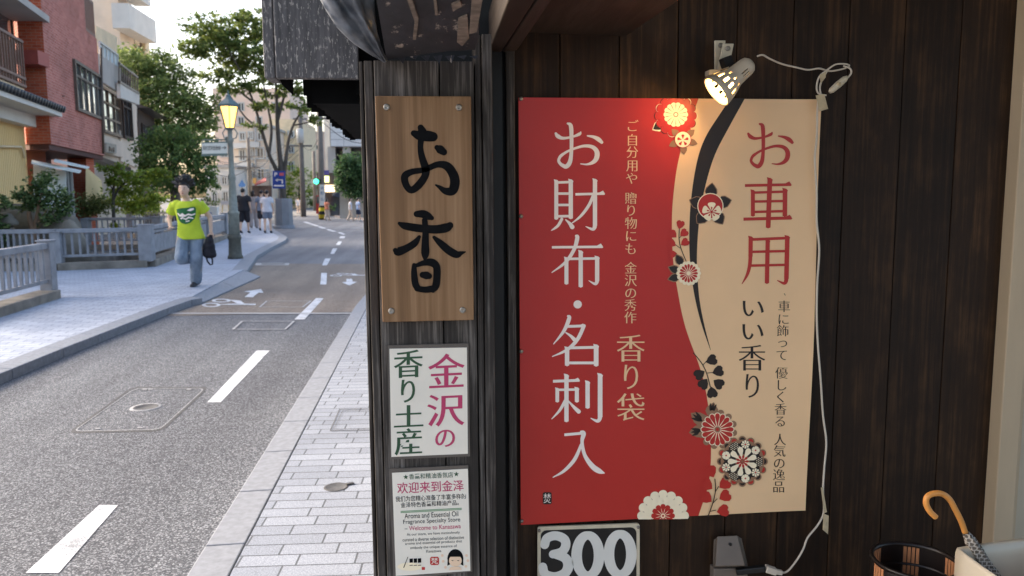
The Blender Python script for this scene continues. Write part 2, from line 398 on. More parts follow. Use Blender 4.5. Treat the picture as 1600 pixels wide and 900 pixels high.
def brush(mb, pts, Y, to_px, k, m=0):
    """one brush stroke of varying width, as a flat strip with rounded ends"""
    sp = spline(pts, 7); L = []; R = []
    for i, (x, y, w) in enumerate(sp):
        a, b = sp[max(i-1, 0)], sp[min(i+1, len(sp)-1)]; dx, dy = b[0]-a[0], b[1]-a[1]; d = math.hypot(dx, dy) or 1
        w = max(w, 1)/2; nx, ny = -dy/d*w, dx/d*w
        L.append((x+nx, y+ny)); R.append((x-nx, y-ny))
    q = [P(*to_px(*p), Y) for p in L]+[P(*to_px(*p), Y) for p in R]; n = len(L)
    mb.add(q, [(i, i+1, n+i+1, n+i) for i in range(n-1)], m)
    for e, (x, y, w) in ((0, sp[0]), (1, sp[-1])):
        yy = Y-.00002*(e+1); c = [(x+math.cos(t*math.pi/7)*max(w, 1)/2, y+math.sin(t*math.pi/7)*max(w, 1)/2) for t in range(14)]
        mb.poly([P(*to_px(*p), yy) for p in c], m)
# ------------------------------------------------------------------ the shop front: planks, post, eaves
YW, YP, YB = 1.962, 1.94, 1.80                         # plank wall, poster, wooden signboard
wall = thing('plank_wall', 'dark brown vertical plank wall of the shop behind the poster', 'wall', (.9, YW, 0))
mb = MB(); edges = [792, 875, 968, 1060, 1152, 1240, 1327, 1414, 1502, 1600, 1690]
xs = [P(e, 60, YW).x for e in edges]
for a, b in zip(xs[:-1], xs[1:]):
    mb.box(a+.0012, b-.0012, YW+rnd.uniform(0, .0015), YW+.02, 0.12, 3.0)
mb.build('boarding', m_plank, wall, bevel=.0015)
MB().box(xs[0]-.3, xs[-1], YW+.021, YW+.05, .11, 3.0).build('backing', m_black, wall)
body = MB(); [body.box(.13+.0, 5.5, 2.05, 9, .1, 4.2)]
for i in range(24): body.box(.112, .1295, 2.06+i*.29, 2.345+i*.29, .1, 4.2)
struct_b = body.build('shop_building', m_post)
tag(struct_b, 'dark timber shop building standing behind the plank wall and post', 'building')
post = thing('corner_post', 'weathered dark boarded corner post carrying the wooden shop signs', 'post', (0, 1.85, 0))
mb = MB()
for a, b, y, t in ((567, 573, 1.848, .1), (574, 588, 1.836, .1), (589, 688, 1.830, .1), (689, 741, 1.8305, .1), (742, 752, 1.838, .1), (753, 769, 1.828, .1)):
    x0, x1 = P(a+4, 450, y).x, P(b+4, 450, y).x
    mb.box(x0, x1-.0012, y, y+t, .1, 1.80 if a < 742 else 1.86)
mb.build('board', m_post, post, bevel=.002)
MB().box(P(571, 450, 1.9).x, P(790, 450, 1.9).x, 1.94, 2.04, .1, 2.6).build('core', m_black, post)
MB().box(P(793, 450, 1.93).x, P(806, 450, 1.93).x, 1.925, 1.958, .1, 2.6).build('batten', m_post, post, bevel=.003)
# eaves over the entrance
ev = thing('eave_fascia', 'weathered board end of the shop eave with flaking pale paint', 'eave', tuple(P(490, 110, 1.9)))
f0, f1 = P(431, 122, 1.90), P(561, 122, 1.90)
MB().box(f0.x, f1.x, 1.90, 1.925, f0.z, f0.z+.5).build('fascia_board', m_flake, ev, bevel=.003)
MB().box(P(413, 122, 1.905).x, f0.x-.002, 1.905, 1.99, f0.z+.0, f0.z+.5).build('edge_board', m_flake, ev, bevel=.003)
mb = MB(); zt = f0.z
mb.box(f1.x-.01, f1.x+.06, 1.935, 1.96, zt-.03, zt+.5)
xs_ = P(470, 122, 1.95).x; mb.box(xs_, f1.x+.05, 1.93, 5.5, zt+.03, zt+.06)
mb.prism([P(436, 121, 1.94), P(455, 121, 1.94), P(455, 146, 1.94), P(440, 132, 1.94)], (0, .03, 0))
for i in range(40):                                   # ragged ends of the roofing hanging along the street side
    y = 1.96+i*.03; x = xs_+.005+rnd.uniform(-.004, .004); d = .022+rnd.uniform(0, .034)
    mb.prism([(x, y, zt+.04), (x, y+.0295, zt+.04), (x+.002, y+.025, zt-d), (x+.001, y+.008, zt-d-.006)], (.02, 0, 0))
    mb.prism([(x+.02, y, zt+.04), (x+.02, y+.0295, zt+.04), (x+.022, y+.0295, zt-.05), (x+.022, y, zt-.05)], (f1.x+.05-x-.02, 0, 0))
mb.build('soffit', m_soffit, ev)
fl = MB()
cs = [[(494, -12, 1.74), (516, 28, 1.75), (545, 62, 1.765), (600, 98, 1.80)], [(512, -12, 1.715), (534, 28, 1.73), (560, 62, 1.755), (601, 97, 1.795)],
      [(528, -12, 1.73), (552, 26, 1.745), (576, 60, 1.77), (602, 96, 1.80)], [(548, -12, 1.70), (566, 26, 1.72), (584, 60, 1.75), (603, 96, 1.79)],
      [(566, -12, 1.72), (574, 26, 1.74), (588, 60, 1.765), (604, 96, 1.80)], [(584, -12, 1.75), (587, 30, 1.76), (592, 62, 1.775), (606, 95, 1.81)]]
g = []
cs = list(zip(*[spline(c, 5) for c in cs]))
for row in cs:
    for p in spline(list(row), 4): g.append(P(p[0], p[1]+rnd.uniform(-.6, .6), p[2]+rnd.uniform(-.005, .005)))
nc = len(spline(list(cs[0]), 4)); nr = len(cs)
fl.add(g, [(i*nc+j, i*nc+j+1, (i+1)*nc+j+1, (i+1)*nc+j) for i in range(nr-1) for j in range(nc-1)], 0, True)
fl = fl.build('metal_flashing', m_tin, solid=.002)
tag(fl, 'bent grey sheet metal flashing at the corner of the eave above the post', 'flashing')
zs = P(604, 92, 1.828).z; m_strip = M('torn_paper_strip', (.20, .155, .12), .85, .45, 40)
sf = MB().prism([G(586, -14, zs), G(750, -14, zs), G(748, 56, zs), G(742, 78, zs), G(700, 80, zs), G(604, 93, zs)], (0, 0, .02))
for i in range(7):                                    # torn edge strips
    a = 620+i*19; sf.prism([P(a, 88, 1.822), P(a+14, 86, 1.822), P(a+10, 92+rnd.uniform(0, 9), 1.822)], (0, .003, 0))
for q in ([(632, -12), (640, -12), (654, 30), (650, 62), (645, 62), (648, 34)], [(738, -12), (756, -12), (745, 50), (733, 54)], [(676, -12), (681, -12), (684, 24), (680, 24)], [(716, 30), (730, 24), (733, 60), (722, 72), (714, 66)], [(705, 8), (718, 2), (722, 10), (708, 18)]):
    pc = [G(x, y, zs-.004) for x, y in q]; sf.prism(pc, (0, 0, .003), 1)
tag(sf.build('eave_lining', [m_peel, m_strip]), 'dark peeling lining under the eave above the wooden signboard', 'soffit')
zb = P(790, 80, 1.90).z
bm_ = MB(); bm_.prism([G(764, 80, zb), G(783, 82, zb), G(846, -14, zb), G(800, -14, zb)], (0, 0, .09)); 
bm_.prism([G(785, 82, zb+.004), G(808, 79, zb+.004), G(872, -14, zb+.004), G(848, -14, zb+.004)], (0, 0, .09))
tag(bm_.build('eave_beam', m_brownbeam, bevel=.003), 'brown timber beam running out under the eave beside the post', 'beam')
zc = P(975, 57, YW-.003).z
so = MB().prism([G(806, 50, zc), G(976, 57, zc), G(1064, -2, zc), G(1090, -20, zc), G(830, -20, zc)], (0, 0, .03))
tag(so.build('soffit_board', m_brownbeam), 'plain brown soffit board over the red half of the poster', 'soffit')
rf = MB().box(-.3, 5.5, -1.0, 1.95, 2.62, 2.7); rf.box(-.3, 5.5, -1.02, -.98, 2.5, 2.7)  # roof added out of view to hold sky light off the shop wall
tag(rf.build('shading_canopy', m_brownbeam), 'unseen brown canopy added over the shop entrance to block sky light', 'canopy')
# door frame at the right
df = thing('sliding_door', 'cream sliding door frame at the right end of the plank wall', 'door', tuple(P(1580, 840, 1.95)*1))
xA = P(1553, 700, 1.94).x
MB().box(xA, xA+.058, 1.92, 2.0, .1, 2.5).build('jamb', m_frame, df, bevel=.003)
MB().box(xA+.062, xA+.085, 1.945, 2.0, .1, 2.5).build('stop', m_frame, df, bevel=.002)
MB().box(xA+.088, xA+.9, 1.96, 1.99, .1, 2.5).build('leaf', m_door, df, bevel=.003)
MB().box(xA+.0, xA+.9, 2.0, 2.03, .1, 2.6).build('backing', m_black, df)

# ------------------------------------------------------------------ wooden signboard
sb = thing('wooden_signboard', 'brown wooden board with black brush lettering on the corner post', 'signboard', tuple(P(668, 500, 1.80)))
MB().prism([P(586, 150, YB), P(736, 150.5, YB), P(740.5, 500, YB), P(598, 503.5, YB)], (0, .026, 0)).build('board', m_sign, sb, bevel=.002)
for px, py in ((604, 167.5), (717, 168), (611.5, 486), (723, 484.5)):
    s = MB(); c = P(px, py, YB); s.lathe(c, (0, -1, 0), [(0, .0075), (.0015, .0075), (.003, .006), (.0033, .0036), (.0025, .0026), (.0025, 0.0001)], 16)
    s.build('screw', m_steel, sb)
BP = lambda x, y: (560+x/2.25, 130+y/2.25); kb = 1/2.25
st = [[(195, 176, 22), (215, 184, 34), (245, 186, 38), (262, 188, 34)], [(219, 156, 22), (226, 172, 30), (232, 190, 26)],
      [(222, 185, 24), (218, 225, 20), (224, 262, 24), (236, 300, 28), (234, 326, 26), (212, 358, 27), (186, 376, 24), (168, 358, 24), (163, 328, 26), (186, 312, 22), (232, 304, 20), (278, 286, 22), (312, 292, 30), (334, 322, 33), (339, 352, 34), (330, 378, 32), (306, 379, 24), (286, 366, 14), (272, 358, 6)],
      [(276, 226, 18), (286, 232, 30), (300, 242, 24)],
      [(205, 460, 22), (228, 460, 28), (246, 468, 26), (258, 474, 16)], [(144, 493, 12), (165, 502, 26), (215, 510, 28), (270, 514, 30), (308, 508, 32), (322, 500, 24)],
      [(233, 482, 20), (236, 520, 22), (235, 565, 26), (235, 600, 28), (233, 622, 8)], [(214, 540, 12), (198, 562, 24), (170, 580, 26), (140, 592, 30), (130, 588, 18)],
      [(266, 542, 12), (290, 564, 24), (318, 588, 28), (345, 602, 26), (362, 597, 14), (376, 593, 4)],
      [(196, 640, 16), (196, 668, 22), (200, 705, 24), (210, 722, 22)], [(206, 640, 14), (230, 632, 20), (256, 630, 28), (274, 644, 26), (276, 680, 26), (272, 712, 26), (262, 728, 18)],
      [(206, 722, 20), (235, 726, 22), (264, 722, 24)], [(226, 674, 22), (240, 676, 28), (248, 678, 22)]]
mb = MB()
for i, s in enumerate(st): brush(mb, s, YB-.0006-.00008*i, BP, kb)
mb.build('lettering', m_ink, sb, recalc=False)
# ------------------------------------------------------------------ paper signs on the post
YS = 1.822
sg = thing('paper_sign', 'white paper sign with large pink and green brush characters on the post', 'sign', tuple(P(670, 716, YS)))
MB().prism([P(605.5, 540, YS), P(732, 536.5, YS), P(734.5, 713, YS), P(609, 718, YS)], (0, .005, 0)).build('sleeve', m_sleeve, sg)
MB().prism([P(608.5, 545, YS-.0008), P(729.5, 543, YS-.0008), P(731, 709, YS-.0008), P(611.5, 714, YS-.0008)], (0, .0007, 0)).build('sheet', m_paper, sg)
write(sg, [('金', 697.5, 579, 57, 53), ('沢', 696.5, 641, 58, 50), ('の', 695.5, 685, 31, 27)], YS-.0014, m_pink, dx=.017, dy=-.004, skew=.05)
write(sg, [('香', 638, 568.5, 45, 43), ('り', 637.5, 611, 22, 36), ('土', 638.5, 650, 46, 34), ('産', 638, 690, 43, 42)], YS-.0014, m_green, dx=.017, dy=-.002, skew=.05)
sg2 = thing('info_notice', 'small white notice with Chinese and English text and drawings, lowest on the post', 'notice', tuple(P(672, 900, YS)))
MB().prism([P(609, 733, YS), P(731.5, 727, YS), P(738, 893, YS), P(615, 907, YS)], (0, .005, 0)).build('sleeve', m_sleeve, sg2)
MB().prism([P(612.5, 739, YS-.0008), P(731, 732.5, YS-.0008), P(735, 892, YS-.0008), P(618.5, 900, YS-.0008)], (0, .0007, 0)).build('sheet', m_paper, sg2)
yl = YS-.0014; sl = .045
def star(mb, cx, cy, r, y): mb.poly([P(cx+math.sin(i*math.pi/5)*(r if i % 2 == 0 else r*.42), cy-math.cos(i*math.pi/5)*(r if i % 2 == 0 else r*.42), y) for i in range(10)])
for q in ((634, 745.5), (713, 741)): o = MB(); star(o, *q, 4.2, yl); o.build('star', m_green, sg2, recalc=False)
write(sg2, [('香薰和精油香氛店', 673.5, 743.3, 69, 8.6, sl)], yl, m_green, dx=.006, dy=.004)
write(sg2, [('欢迎来到金泽', 672.5, 760.5, 104, 17.5, sl)], yl, m_pink, dx=.009, dy=.005)
write(sg2, [('我们为您精心准备了丰富多样的', 673, 777.5, 110, 8.6, sl), ('金泽特色香薰和精油产品。', 671.5, 787.3, 91, 8.2, sl)], yl, m_ink, dx=.006, dy=.003)
for k in (0, 1.9): MB().poly([P(626, 798.5+k, yl), P(721.5, 793.5+k, yl), P(721.5, 794.8+k, yl), P(626, 799.8+k, yl)]).build('rule', m_greenbar, sg2, recalc=False)
write(sg2, [('Aroma and Essential Oil', 674, 804.5, 84, 8, sl), ('Fragrance Specialty Store', 674.5, 814.5, 89, 8.6, sl), ('–', 634.5, 826.5, 4.5, .8, sl)], yl, m_ink)
write(sg2, [('Welcome to Kanazawa', 679.5, 823.8, 81, 6.8, sl)], yl, m_pink, dx=.004, dy=.004)
write(sg2, [('At our store, we have meticulously', 677, 834, 83, 5.2, sl), ('curated a diverse selection of distinctive', 677, 841.5, 96, 5.2, sl), ('aroma and essential oil products that', 677.5, 848, 89, 5.2, sl),
            ('embody the unique essence of', 677.5, 855, 73, 5.2, sl), ('Kanazawa.', 678, 861, 24, 4.2, sl)], yl, m_ink)
o = MB(); o.poly([P(640+19*math.cos(t*.3142), 885.5-6.5*math.sin(t*.3142), yl) for t in range(20)]); o.build('drawn_dish', m_pcream2, sg2, recalc=False)
o = MB()
for i, x in enumerate((642.5, 649, 655.5)):
    o.poly([P(x-2.6, 873-i*.2, yl-.0003), P(x+2.6, 872.6-i*.2, yl-.0003), P(x+2.7, 879, yl-.0003), P(x-2.6, 879.4, yl-.0003)])
    o.poly([P(x-2.6, 883, yl-.0003), P(x+2.6, 882.6, yl-.0003), P(x+2.6, 883.6, yl-.0003), P(x-2.6, 884, yl-.0003)])
o.poly([P(637, 870, yl-.0003), P(637.8, 870, yl-.0003), P(631.5, 887, yl-.0003), P(630, 887, yl-.0003)]); o.build('drawn_bottle', m_ink, sg2, recalc=False)
o = MB(); o.poly([P(672+a, 870+b, yl) for a, b in ((0, 2), (2, 0), (12, 0), (14, 2), (14, 11), (12, 13), (2, 13), (0, 11))]); o.poly([P(659+a, 886+b, yl) for a, b in ((0, 0), (5, 0), (5, 4.5), (0, 4.5))]); o.build('seal', m_seal, sg2, recalc=False)
write(sg2, [('梵', 679, 876.5, 10.5, 10)], yl-.0004, m_paper, dx=.006, dy=.003)
o = MB(); o.poly([P(711.5+12.5*math.cos(t*.3142), 873+15*math.sin(t*.3142)-(4 if math.sin(t*.3142) > .5 else 0), yl) for t in range(20)])
o.poly([P(699.5, 872, yl-.0001), P(723.5, 872, yl-.0001), P(724, 884, yl-.0001), P(718, 881, yl-.0001), P(705, 881, yl-.0001), P(699, 884, yl-.0001)]); o.build('drawn_hair', m_ink, sg2, recalc=False)
o = MB(); o.poly([P(711.5+10*math.cos(t*.3142), 876+9.5*math.sin(t*.3142), yl-.0004) for t in range(20)]); o.build('drawn_face', m_skinflat, sg2, recalc=False)
o = MB(); o.poly([P(711.5+10.2*math.cos(t*.3142), 870+5*math.sin(t*.3142), yl-.0007) for t in range(10, 21)])
for x in (707, 716): o.poly([P(x-2, 875.5, yl-.0007), P(x+2, 875.5, yl-.0007), P(x, 876.8, yl-.0007)])
o.build('drawn_fringe', m_ink, sg2, recalc=False)
o = MB(); o.poly([P(704, 886, yl-.0004), P(719, 885.5, yl-.0004), P(722, 890, yl-.0004), P(701, 891, yl-.0004)])
for x, y in ((691, 868), (692.5, 877), (696, 886.5), (729, 868), (731, 876), (728, 885)): o.poly([P(x+2.2*math.cos(t*.785), y+2.2*math.sin(t*.785), yl-.0002) for t in range(8)])
o.build('drawn_blossom', m_skinflat, sg2, recalc=False)

# ------------------------------------------------------------------ the poster
po = thing('banner_poster', 'tall red and cream paper banner with flower motifs and vertical Japanese lettering', 'poster', tuple(P(1036, 815, YP)))
PL, PR, PT, PB = P(812, 480, YP).x, P(1270, 480, YP).x, P(1000, 153.5, YP).z, P(1040, 808.5, YP).z
BND = spline([(1091, 140), (1091, 155), (1074, 197), (1060, 246), (1053, 291), (1050, 336), (1052, 397), (1060, 450), (1068, 490), (1077, 520), (1092, 561), (1102, 599), (1109, 650), (1111, 709), (1107, 756), (1095, 797), (1084, 830)], 6)
def interp(tab, y):
    for a, b in zip(tab[:-1], tab[1:]):
        if a[1] <= y <= b[1]: return a[0]+(b[0]-a[0])*(y-a[1])/max(1e-6, b[1]-a[1])
    return tab[-1][0] if y > tab[-1][1] else tab[0][0]
mbr, mbc = MB(), MB(); rows = 60; vr = []; vc = []
def warp(x, z):                                         # the right edge of the paper stands off the wall a little
    t = max(0, (x-PR+.10)/.10); return YP-.012*t*t*(.6+.4*math.sin(z*7))
for i in range(rows+1):
    z = PT+(PB-PT)*i/rows; py = 153.5+(808.5-153.5)*i/rows; xb = P(interp(BND, py), py, YP).x
    vr += [(PL, YP, z), (xb, YP, z)]; vc += [(xb+(PR-xb)*j/10, warp(xb+(PR-xb)*j/10, z), z) for j in range(11)]
mbr.add(vr, [(2*i, 2*i+1, 2*i+3, 2*i+2) for i in range(rows)]); mbc.add(vc, [(11*i+j, 11*i+j+1, 11*i+j+12, 11*i+j+11) for i in range(rows) for j in range(10)], 0, True)
mbr.build('red_field', m_red, po, recalc=False); mbc.build('cream_field', m_cream, po, recalc=False)
y1, y2, y3, y4 = YP-.0005, YP-.0009, YP-.0013, YP-.0017
SL = [(1142, 153.6), (1125, 178), (1102, 215), (1089, 253), (1080, 310), (1077, 367), (1079, 419), (1086, 466), (1096, 506), (1110, 547)]
SR = [(1164, 153.6), (1140, 197), (1117, 242), (1102, 291), (1093, 340), (1089, 397), (1090.5, 442), (1094, 475), (1101, 510), (1110.5, 547)]
a, b = spline(SL, 6), spline(SR, 6); o = MB(); n = len(a)
o.add([P(x, y, y1) for x, y in a]+[P(x, y, y1) for x, y in b], [(i, i+1, n+i+1, n+i) for i in range(n-1)]); o.build('black_sweep', m_pblack, po, recalc=False)
def mincho(strokes, k, ox, oy, mat, wf=None, remap=None, lay=None):
    """large poster characters drawn stroke by stroke: thick uprights, thin levels with a small triangle at the end"""
    to = remap or (lambda x, y: (ox+x/k, oy+y/k)); mb = MB(); y0 = y1 if lay is None else lay
    for i, st_ in enumerate(strokes):
        yy = y0-.00006*i
        if st_[0] == 'H':                                   # level stroke with its triangle
            _, xa, ya, xb, yb, w, t = st_; w *= 1.3
            mb.poly([P(*to(*p), yy) for p in ((xa, ya-w/2), (xb, yb-w/2), (xb, yb+w/2), (xa, ya+w/2))])
            if t: mb.poly([P(*to(*p), yy-.00003) for p in ((xb-t*1.1, yb-w*.4), (xb-t*.30, yb-t*.62), (xb+t*.16, yb+w*.15), (xb, yb+w/2), (xb-t*1.1, yb+w/2))])
        elif st_[0] == 'V':                                 # upright with a slanted head
            _, xa, ya, xb, yb, w = st_; w *= 1.1
            mb.poly([P(*to(*p), yy) for p in ((xa-w*.62, ya-w*.10), (xa+w*.25, ya+w*.10), (xa+w*.62, ya+w*.45), (xa+w/2, ya+w*.8), (xb+w/2, yb), (xb, yb+w*.22), (xb-w/2, yb), (xa-w/2, ya+w*.5))])
        else: brush(mb, st_, yy, to, 1)
    if wf: mb.v = [wf(v) for v in mb.v]
    return mb.build('lettering', mat, po, recalc=False)
WF = lambda v: Vector((v.x, v.y-(YP-warp(v.x, v.z)), v.z))
O_ = [[(181, 181, 10), (190, 193, 17), (212, 201, 12), (250, 195, 9), (278, 184, 13), (284, 176, 6)],
      [(230, 140, 8), (243, 150, 17), (246, 200, 16), (245, 262, 15), (239, 300, 18), (224, 318, 18), (207, 312, 14)], [(216, 316, 14), (205, 311, 14), (193, 295, 12), (200, 276, 12), (212, 266, 11)], [(200, 276, 12), (225, 258, 10), (260, 243, 10), (300, 233, 12), (334, 238, 16), (351, 258, 20), (349, 284, 20), (334, 301, 15), (310, 309, 8), (284, 307, 4)],
      [(312, 191, 6), (338, 196, 13), (358, 206, 18), (371, 218, 13)]]
mincho(O_, 2.646, 800, 140, m_pwhite)
mincho([('V', 183, 372, 183, 535, 15), ('H', 190, 384, 243, 382, 8, 0), ('V', 243, 370, 243, 532, 16), ('H', 190, 430, 238, 430, 8, 0), ('H', 190, 477, 238, 477, 8, 0), ('H', 190, 524, 238, 523, 8, 0),
        [(206, 535, 12), (192, 560, 12), (176, 574, 9), (163, 582, 4)], [(222, 538, 5), (238, 553, 13), (249, 568, 19)],
        ('H', 262, 433, 382, 430, 8, 20), ('V', 343, 368, 343, 562, 16), [(343, 555, 16), (341, 570, 16), (332, 577, 12), (305, 566, 3)], [(337, 434, 12), (318, 478, 13), (285, 522, 11), (248, 552, 4)]], 2.646, 800, 140, m_pwhite)
mincho([('H', 165, 652, 374, 650, 8, 22), [(265, 605, 10), (270, 612, 17), (257, 660, 15), (222, 713, 13), (165, 756, 4)], ('V', 225, 692, 225, 803, 15), ('H', 232, 700, 352, 698, 8, 0), ('V', 352, 688, 352, 790, 16), [(352, 784, 16), (350, 797, 15), (342, 803, 11), (318, 790, 3)], ('V', 284, 664, 284, 815, 16)], 2.646, 800, 140, m_pwhite)
mincho([[(271, 888, 34), (272, 888, 34)]], 2.646, 800, 140, m_pwhite)
mincho([[(183, 50, 7), (187, 57, 13), (170, 98, 11), (136, 141, 3)], ('H', 178, 84, 236, 82, 7, 12), [(235, 82, 12), (214, 126, 12), (180, 160, 10), (132, 182, 3)], [(176, 104, 4), (192, 115, 9), (204, 127, 13)],
        ('V', 180, 150, 180, 211, 13), ('H', 186, 154, 275, 152, 7, 0), ('V', 275, 142, 275, 212, 14), ('H', 186, 203, 270, 203, 7, 0)], 2.092, 800, 470, m_pwhite)
mincho([('H', 134, 263, 220, 260, 7, 14), ('V', 178, 239, 178, 394, 13), ('V', 148, 284, 148, 330, 11), ('H', 152, 291, 212, 290, 6, 0), ('V', 212, 282, 212, 330, 12), [(174, 326, 10), (156, 358, 9), (130, 386, 3)], [(183, 326, 4), (202, 347, 10), (218, 362, 14)],
        ('V', 247, 261, 247, 350, 13), ('V', 288, 237, 288, 380, 14), [(288, 374, 14), (286, 387, 13), (278, 393, 10), (258, 384, 3)]], 2.092, 800, 470, m_pwhite)
mincho([('H', 171, 438, 228, 433, 7, 0), [(226, 428, 8), (234, 434, 15), (229, 462, 11), (238, 505, 12), (262, 540, 17), (284, 556, 17), (301, 563, 5)], [(226, 470, 9), (205, 518, 12), (170, 556, 10), (134, 577, 3)]], 2.092, 800, 470, m_pwhite)
mincho(O_, 0, 0, 0, m_red, WF, lambda x, y: (1000+(445+(x-178)*.955)/2.647, 140+(140+(y-138)*.985)/2.647))
mincho([('H', 434, 397, 624, 393, 9, 22), ('V', 537, 364, 530, 570, 18), ('V', 467, 414, 467, 522, 15), ('H', 474, 426, 600, 422, 8, 0), ('V', 600, 408, 599, 522, 17), ('H', 474, 463, 592, 461, 8, 0), ('H', 474, 506, 592, 503, 8, 0), ('H', 428, 536, 626, 531, 10, 22)], 2.647, 1000, 140, m_red, WF)
mincho([('V', 458, 606, 457, 690, 16), [(457, 680, 16), (454, 725, 15), (443, 766, 12), (422, 803, 3)], ('H', 464, 620, 608, 614, 9, 0), ('V', 609, 603, 605, 782, 17), [(605, 776, 17), (603, 793, 16), (594, 801, 12), (568, 789, 3)], ('V', 528, 618, 525, 800, 16), ('H', 464, 671, 600, 668, 8, 0), ('H', 460, 728, 600, 725, 8, 0)], 2.647, 1000, 140, m_red, WF)
write(po, [('い', 1177, 482, 33, 24), ('い', 1176.5, 518.5, 33, 24), ('香', 1175, 559, 41, 40), ('り', 1175.5, 603, 21, 37)], y1, m_pblack, dx=.008, dy=-.012)
write(po, [('香', 985.5, 544, 43, 42), ('り', 986, 589, 22, 38), ('袋', 985.5, 636, 43, 43)], y1, m_cream, dx=.010, dy=-.012)
zz = [('ご', 988, 197), ('自', 988, 219), ('分', 988, 238), ('用', 988, 259), ('や', 987, 279), ('贈', 986, 310), ('り', 986, 329), ('物', 986, 349), ('に', 986, 369), ('も', 985.5, 389),
      ('金', 985.5, 419), ('沢', 985.5, 438.5), ('の', 985.5, 458), ('秀', 985, 477), ('作', 985, 496.5)]
write(po, [(c, x, y, None, -19.5) for c, x, y in zz], y1, m_cream, dx=.006, dy=-.012)
zz = [('車', 1225, 479), ('に', 1224, 499), ('飾', 1223, 517), ('っ', 1222.5, 535), ('て', 1221.6, 555), ('優', 1221, 583), ('し', 1220.5, 602), ('く', 1220, 620.5), ('香', 1219.5, 639.5), ('る', 1219, 658.5),
      ('人', 1218.6, 687), ('気', 1218, 705), ('の', 1217.5, 724), ('逸', 1217, 742), ('品', 1216.5, 761)]
write(po, [(c, x, y, None, -19) for c, x, y in zz]+[('、', 1226, 460, 2.4, 4)], y1, m_pblack, dx=.005, dy=-.012, wf=lambda v: Vector((v.x, v.y-(YP-warp(v.x, v.z)), v.z)))
o = MB(); o.poly([P(848+a, 769+b, y1) for a, b in ((0, 2), (2, 0), (12, 0), (14, 2), (14, 17), (12, 19), (2, 19), (0, 17))]); o.build('seal', m_pblack, po, recalc=False)
write(po, [('焚', 855, 778.5, 11.5, 15)], y2, m_pwhite, dx=.004, dy=-.004)
for px, py in ((814, 154.5), (814, 338), (814.5, 549), (815, 814)):
    s = MB(); s.lathe(P(px, py, YP-.0005), (0, -1, 0), [(0, .005), (.002, .0052), (.0045, .0035), (.005, .0001)], 12); s.build('tack', m_steel, po)
# flower motifs, all printed flat on the paper
def clip(pts, lo, hi):
    for lim, sgn in ((lo, 1), (hi, -1)):
        out = []
        for i in range(len(pts)):
            p, q = pts[i-1], pts[i]; ip, iq = (p[1]-lim)*sgn >= 0, (q[1]-lim)*sgn >= 0
            if ip != iq: t = (lim-p[1])/(q[1]-p[1]); out.append((p[0]+(q[0]-p[0])*t, lim))
            if iq: out.append(q)
        pts = out
        if len(pts) < 3: return []
    return pts
class Motif:
    def __init__(s): s.d = {}; s.k = 0
    def shape(s, pts, mat, lay):
        pts = clip(pts, 154, interp([(0, 812), (1, 812)], 0) if False else 811.5-(max(0, pts[0][0]-1036))*.02)
        if pts: s.d.setdefault(mat.name, (mat, MB()))[1].poly([P(x, y, YP-.0004-.00035*lay) for x, y in pts]); 
    def disc(s, cx, cy, r, mat, lay, n=28, ry=None): s.shape([(cx+r*math.cos(2*math.pi*i/n), cy+(ry or r)*math.sin(2*math.pi*i/n)) for i in range(n)], mat, lay)
    def petals(s, cx, cy, r0, r1, n, w, mat, lay, ph=0, tip=.5):
        for i in range(n):
            t = 2*math.pi*i/n+ph; c, q = math.cos(t), math.sin(t); pts = []
            for u, v in ((0, .12), (.35, .6*(1-tip)+.35*tip), (.7, 1), (.88, .92), (.97, .55), (1, 0)): pts.append((r0+(r1-r0)*u, w*v))
            full = pts+[(u, -v) for u, v in pts[::-1][1:]]
            s.shape([(cx+u*c-v*q, cy+u*q+v*c) for u, v in full], mat, lay)
    def leaf(s, x, y, ang, L, W, mat, lay, heart=False):
        c, q = math.cos(ang), math.sin(ang)
        pr = [(0, 0), (.12, .3), (.35, .5), (.6, .45), (.85, .2), (1, 0)] if not heart else [(0, 0), (.3, .36), (.65, .55), (.9, .45), (1, .2), (.9, 0)]
        full = pr+[(u, -v) for u, v in pr[::-1][1:-1]]
        s.shape([(x+u*L*c-v*W*q, y+u*L*q+v*W*c) for u, v in full], mat, lay)
    def stem(s, pts, w, mat, lay):
        sp = spline(pts, 5)
        for (x0, y0), (x1, y1) in zip(sp[:-1], sp[1:]):
            d = math.hypot(x1-x0, y1-y0) or 1; nx, ny = -(y1-y0)/d*w/2, (x1-x0)/d*w/2
            s.shape([(x0+nx, y0+ny), (x1+nx, y1+ny), (x1-nx, y1-ny), (x0-nx, y0-ny)], mat, lay)
    def build(s, name):
        for m, mb in s.d.values(): mb.build(name, m, po, recalc=False)
PI = math.pi
f = Motif()                                             # big red dahlia at the top edge
f.leaf(1038, 192, 2.6, 22, 17, m_pcream2, 0); f.leaf(1037, 192, 2.6, 19, 13, m_pblack, 1)
for i in range(14): f.disc(1056+27*math.cos(i*2*PI/14), 181+27*math.sin(i*2*PI/14), 7.0, m_pblack if i % 2 else m_pcream2, 1)
f.petals(1056, 181, 10, 33, 14, 6.5, m_red, 2); f.disc(1056, 181, 24, m_red, 2.5)
for i in range(14): f.disc(1056+15*math.cos(i*2*PI/14), 179+15*math.sin(i*2*PI/14), 4.2, m_pcream2, 3.2)
f.disc(1056, 179, 15.5, m_pcream2, 3); f.petals(1056, 179, 5, 17, 14, .55, m_ptan, 4, PI/14); f.disc(1056, 179, 4, m_ptan, 4.5); f.disc(1056, 179, 2.6, m_pcream2, 5)
for a in (.3, 1.5, 2.7, -.7, -2.4): f.leaf(1067+8*math.cos(a), 218+8*math.sin(a), a, 16, 11, m_ptan, 3)
